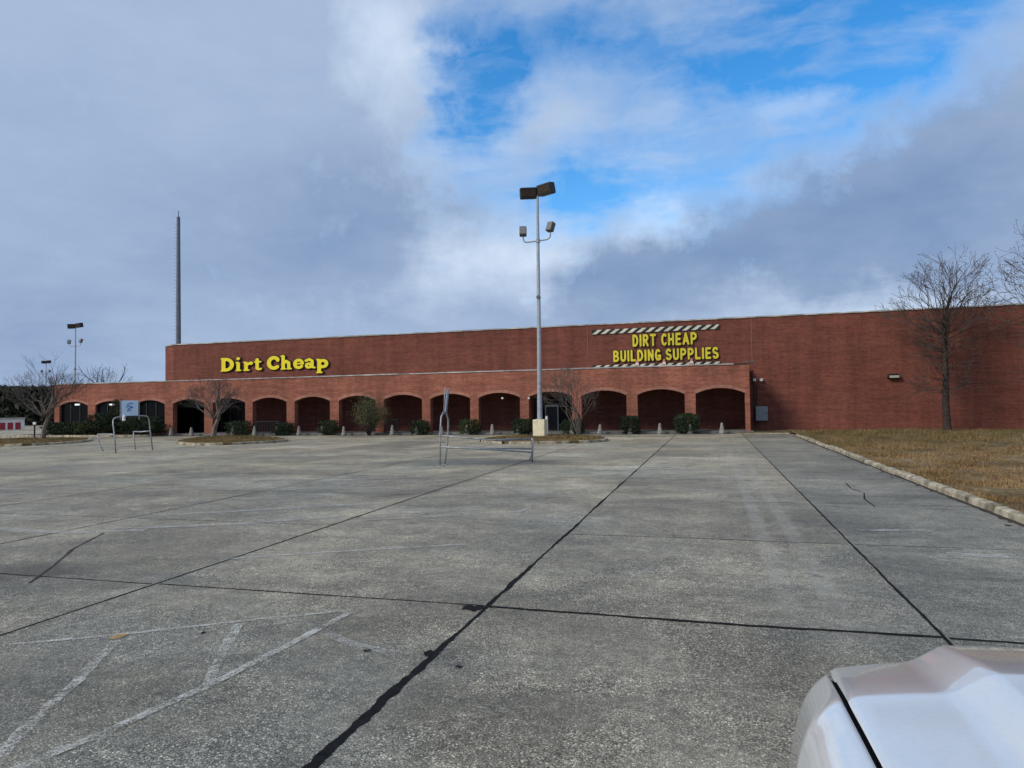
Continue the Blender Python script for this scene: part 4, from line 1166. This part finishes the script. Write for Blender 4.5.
# body shell: loft of cross-sections, from nose to tail, with a channel under the hood
def body_row(y, nose=0.0):
    w = hw_(y); z = zt_(y); g = gap_(y)+.002
    P = [(w*.93,.20),(w*.985,.34),(w,.52),(w-.004,.66),(w-.014,z-.22),(w-.030,z-.13),(w-.060,z-.060),(w-.10,z-.022),(w-.15,z-.004),(g,hood_z(g,y)-.001),(g-.001,z-.03),(g-.06,z-.045)]
    return P
st_y = [YN-.0, YN-.14, YN-.27, YN-.38, 2.41, 2.355, 2.30, 2.24, 2.15, 2.0, 1.85, 1.7, 1.5, 1.3, 1.1]
rowsL = []
for y in st_y:
    P = body_row(y); cur = []
    for (u, z) in P:
        cur.append((u, y - sweep(u, y) - OY, z))
    if not rowsL:
        rowsL.append([(u_*.985, y_-.06, z_-.10) for u_, y_, z_ in cur[:-3]] + [(cur[q_][0], cur[q_][1]-.03, cur[q_][2]-.07) for q_ in (-3,-2,-1)])
    rowsL.append(cur)
b = MB()
for s in (-1, 1):
    base = len(b.v); m_ = len(rowsL[0])
    for row in rowsL: b.v += [(s*p[0], p[1], p[2]) for p in row]
    for i in range(len(rowsL)-1):
        for k in range(m_-1):
            b.f.append((base+i*m_+k, base+i*m_+k+1, base+(i+1)*m_+k+1, base+(i+1)*m_+k)); b.mi.append(1 if k >= m_-3 else 0)
# rear half of the body (cabin sides, tail)
tail = [1.1, .6, 0, -.8, -1.6, -2.2, -2.5]
prev = None
for y in tail:
    w = hw_(y); z = 1.0 - .02*smooth(-1, -2.5, y)
    cur = [(-w*.93,y-OY,.20),(-w,y-OY,.52),(-w+.02,y-OY,z-.14),(-w+.10,y-OY,z-.02),(w-.10,y-OY,z-.02),(w-.02,y-OY,z-.14),(w,y-OY,.52),(w*.93,y-OY,.20)]
    if prev:
        for k in range(7): b.face([prev[k], prev[k+1], cur[k+1], cur[k]])
    prev = cur
b.face(prev)
body = b.build('body', [M_CAR, M_GAP], car, smooth=True)
for o in (hood, body):
    sm = o.modifiers.new('subdivision', 'SUBSURF'); sm.levels = 1; sm.render_levels = 2
# dark engine bay sheet under the gap
b = MB(); b.face([(-.72, 1.0-OY, .88),(.72, 1.0-OY, .88),(.60, 2.30-OY, .84),(-.60, 2.30-OY, .84)]); b.build('hood_gap', M_GAP, car)
# bumper
b = MB(); rows = []
for (dy, z, k) in ((-.10,.20,.92),(.02,.26,.97),(.06,.40,1.0),(.05,.52,1.0),(.0,.62,.99),(-.07,.72,.97),(-.12,.80,.94)):
    row = []
    for i in range(25):
        a = -1+2*i/24; u = a*.80*k; row.append((u, YN+dy-.10-.40*abs(a)**2.6-OY, z))
    rows.append(row)
for i in range(len(rows)-1):
    for k in range(24): b.face([rows[i][k], rows[i][k+1], rows[i+1][k+1], rows[i+1][k]])
b.build('bumper', M_CAR, car, smooth=True)
b = MB(); b.box(-.30,.30, YN-.10-OY, YN-.055-OY, .62, .73); b.build('grille', M_GAP, car, bevel=.02)
for s in (-1, 1):
    b = MB(); Mx = Matrix.Translation((s*.54, YN-.30-OY, .70)) @ Matrix.Rotation(R(-24*s), 4, 'Z')
    b.box(-.13,.13,-.10,.05,-.05,.05, M=Mx); b.build('headlight', M_HEADL, car, bevel=.03)
    for y0 in (1.72, -1.75):
        b = MB(); cx0 = s*.80
        prof = [(.31,-.10),(.335,-.07),(.335,.07),(.31,.10)]
        for i in range(28):
            a0, a1 = 6.2832*i/28, 6.2832*(i+1)/28
            for (r0, x0), (r1, x1) in zip(prof[:-1], prof[1:]):
                b.face([(cx0+x0, y0-OY+r0*math.cos(a0), .335+r0*math.sin(a0)), (cx0+x0, y0-OY+r0*math.cos(a1), .335+r0*math.sin(a1)), (cx0+x1, y0-OY+r1*math.cos(a1), .335+r1*math.sin(a1)), (cx0+x1, y0-OY+r1*math.cos(a0), .335+r1*math.sin(a0))])
            for xs_ in (-.10, .10):
                b.face([(cx0+xs_, y0-OY+.21*math.cos(a0), .335+.21*math.sin(a0)), (cx0+xs_, y0-OY+.31*math.cos(a0), .335+.31*math.sin(a0)), (cx0+xs_, y0-OY+.31*math.cos(a1), .335+.31*math.sin(a1)), (cx0+xs_, y0-OY+.21*math.cos(a1), .335+.21*math.sin(a1))])
        wh = b.build('wheel', M_TYRE, car)
        b = MB(); b.tube([(cx0-.09, y0-OY, .335), (cx0+.09, y0-OY, .335)], .215, 24); b.build('rim', M_RIM, wh)
# cabin
cabp = [(1.12,1.0,.80),(.35,1.42,.60),(-1.15,1.42,.60),(-2.0,1.0,.76)]
b = MB()
for i in range(3):
    (ya, za, wa), (yb, zb, wb) = cabp[i], cabp[i+1]
    b.face([(-wa,ya-OY,za-.02),(wa,ya-OY,za-.02),(wb,yb-OY,zb),(-wb,yb-OY,zb)], 0 if i == 1 else 1)
for s in (-1, 1): b.face([(s*w, y-OY, z-(.02 if z < 1.1 else 0)) for y, z, w in cabp], 1)
b.build('cabin', [M_CAR, M_GLASS], car)

# ------------------------------------------------------------------ light and sky
SUN_EL, SUN_AZ = R(34), R(222)      # azimuth clockwise from +Y: behind and to the left
sd = Vector((math.sin(SUN_AZ)*math.cos(SUN_EL), math.cos(SUN_AZ)*math.cos(SUN_EL), math.sin(SUN_EL)))
sl = bpy.data.lights.new('sun', 'SUN'); sl.energy = 2.0; sl.angle = R(16); sl.color = (1, .93, .82)
so = bpy.data.objects.new('sun', sl); COL.objects.link(so); so.rotation_euler = (-sd).to_track_quat('-Z', 'Y').to_euler()
w = bpy.data.worlds.new('World'); sc.world = w; w.use_nodes = True
T = NT(w.node_tree); bg = T.n['Background']; out = T.n['World Output']
sky = T.new('ShaderNodeTexSky', sky_type='NISHITA'); sky.sun_disc = False
sky.sun_elevation = SUN_EL; sky.sun_rotation = SUN_AZ; sky.ozone_density = 2.5; sky.dust_density = .6; sky.air_density = 1.0
hs = T.new('ShaderNodeHueSaturation'); hs.inputs['Saturation'].default_value = 1.38; hs.inputs['Value'].default_value = 1.15
T.l.new(sky.outputs[0], hs.inputs['Color'])
T.l.new(hs.outputs[0], bg.inputs['Color']); bg.inputs['Strength'].default_value = .15
d = T.vmath('NORMALIZE', T.new('ShaderNodeTexCoord').outputs['Generated'])
dx, dy, dz = T.sep(d)
az = T.math('MULTIPLY', T.math('ARCTAN2', dx, dy), 57.29578)
el = T.math('MULTIPLY', T.math('ARCSINE', dz), 57.29578)
# cloud deck noise: direction projected on a flat layer far above
inv = T.math('DIVIDE', 1.0, T.math('ADD', T.math('MAXIMUM', dz, 0.0), .22))
flat = T.comb(T.math('MULTIPLY', dx, inv), T.math('MULTIPLY', dy, inv), 0.0)
n_warp = T.noise(flat, 1.6, 5, .6, out=1); wx, wy, _ = T.sep(n_warp)
n_warp2 = T.noise(d, 9.0, 6, .62, out=1); w2x, w2y, _ = T.sep(n_warp2)
azw = T.math('ADD', T.math('ADD', az, T.math('MULTIPLY', T.math('SUBTRACT', wx, .5), 14.0)), T.math('MULTIPLY', T.math('SUBTRACT', w2x, .5), 9.0))
elw = T.math('ADD', T.math('ADD', el, T.math('MULTIPLY', T.math('SUBTRACT', wy, .5), 5.0)), T.math('MULTIPLY', T.math('SUBTRACT', w2y, .5), 5.0))
def blob(a, e, ra, re, amp=1.0, rot=0.0):
    x = T.math('SUBTRACT', azw, a); y = T.math('SUBTRACT', elw, e)
    c, s = math.cos(R(rot)), math.sin(R(rot))
    u = T.math('DIVIDE', T.math('ADD', T.math('MULTIPLY', x, c), T.math('MULTIPLY', y, s)), ra)
    v = T.math('DIVIDE', T.math('SUBTRACT', T.math('MULTIPLY', y, c), T.math('MULTIPLY', x, s)), re)
    r2 = T.math('ADD', T.math('MULTIPLY', u, u), T.math('MULTIPLY', v, v))
    return T.math('MULTIPLY', T.math('POWER', 2.718, T.math('MULTIPLY', r2, -.7)), amp)
def total(L):
    r = L[0]
    for q_ in L[1:]: r = T.math('ADD', r, q_)
    return r
gap = total([blob(-6.5,27.8,13.7,3.6,1.0), blob(-19.0,24.5,2.8,5.4,.95), blob(10.5,25.2,10,3.6,1.15), blob(19,27,5,2.6,.6), blob(-9.2,19.2,7.0,3.8,.75), blob(-11.4,16.2,3.6,2.0,.7), blob(3.5,19.6,8.0,3.4,.70,20)])
n_c = T.noise(flat, 3.4, 7, .62, .3)
n_f = T.noise(d, 14.0, 7, .65, .2)
gap = T.math('ADD', gap, T.math('ADD', T.math('MULTIPLY', T.math('SUBTRACT', n_c, .5), .7), T.math('MULTIPLY', T.math('SUBTRACT', n_f, .5), .7)))
gap = T.math('SUBTRACT', gap, total([blob(-11.6,22.6,4.0,3.0,.40), blob(6.1,21.9,3.4,1.6,.60,20), blob(-1.5,26.5,4.0,2.2,.30), blob(-26,27.5,3.5,4.0,.6)]))
wz = T.noise(T.vmath('MULTIPLY', T.vmath('ADD', flat, T.vmath('MULTIPLY', n_warp, (.25,.25,0.0))), (1.0, 1.7, 1.0)), 3.4, 7, .60, .15)
wisp = T.mapr(wz, .47, .74, 0.0, .58)
cloud = T.mapr(gap, .12, 1.05, 1.0, 0.0)
cloud = T.math('ADD', cloud, T.math('MULTIPLY', T.math('SUBTRACT', 1.0, cloud), wisp), clamp=True)
white = total([blob(-26.1,28.4,3.6,3.6,.75), blob(-16.2,12.2,4.6,2.4,.85), blob(-4.4,15.1,2.4,2.3,.65), blob(6.1,22.2,3.2,1.5,.5), blob(11.0,6.9,7.5,1.5,.75), blob(-11.6,22.6,5.0,3.6,.26), blob(-24,9.0,9,2.0,.22), blob(-6.5,17.5,4,2,.3), blob(-21,19,4,7,.15)])
white = T.math('ADD', white, T.math('MULTIPLY', T.math('SUBTRACT', n_f, .5), .75))
white = T.math('ADD', white, T.math('MULTIPLY', T.mapr(gap, .1, .7, 0, 1), .45))
dark = total([blob(-34,13.5,12,5.0,.55), blob(-4.0,11.0,9.5,3.4,.75), blob(14,14.5,9.5,5.6,.95), blob(-27,17.5,6,4,.35), blob(-51,5.5,5,4,.45), blob(-10,8,10,2,.2)])
dark = T.math('ADD', dark, T.math('MULTIPLY', T.math('SUBTRACT', n_c, .5), .8))
g = T.mix(T.mapr(dark, -.1, 1.0, 0, 1), (.330, .424, .582), (.163, .248, .418))
g = T.mix(T.mapr(white, .10, 1.05, 0, 1), g, (.560, .660, .800))
bg2 = T.new('ShaderNodeBackground'); T.l.new(g, bg2.inputs['Color']); bg2.inputs['Strength'].default_value = 1.0
ms = T.new('ShaderNodeMixShader'); T.l.new(cloud, ms.inputs[0]); T.l.new(bg.outputs[0], ms.inputs[1]); T.l.new(bg2.outputs[0], ms.inputs[2])
T.l.new(ms.outputs[0], out.inputs['Surface'])

vs = sc.view_settings
vs.view_transform = 'Standard'; vs.look = 'None'; vs.exposure = .28; vs.gamma = 1
sc.display_settings.display_device = 'sRGB'

w.cycles.sampling_method = 'MANUAL'; w.cycles.sample_map_resolution = 512
cy = sc.cycles
cy.max_bounces = 5; cy.diffuse_bounces = 2; cy.glossy_bounces = 3; cy.transmission_bounces = 2; cy.transparent_max_bounces = 12
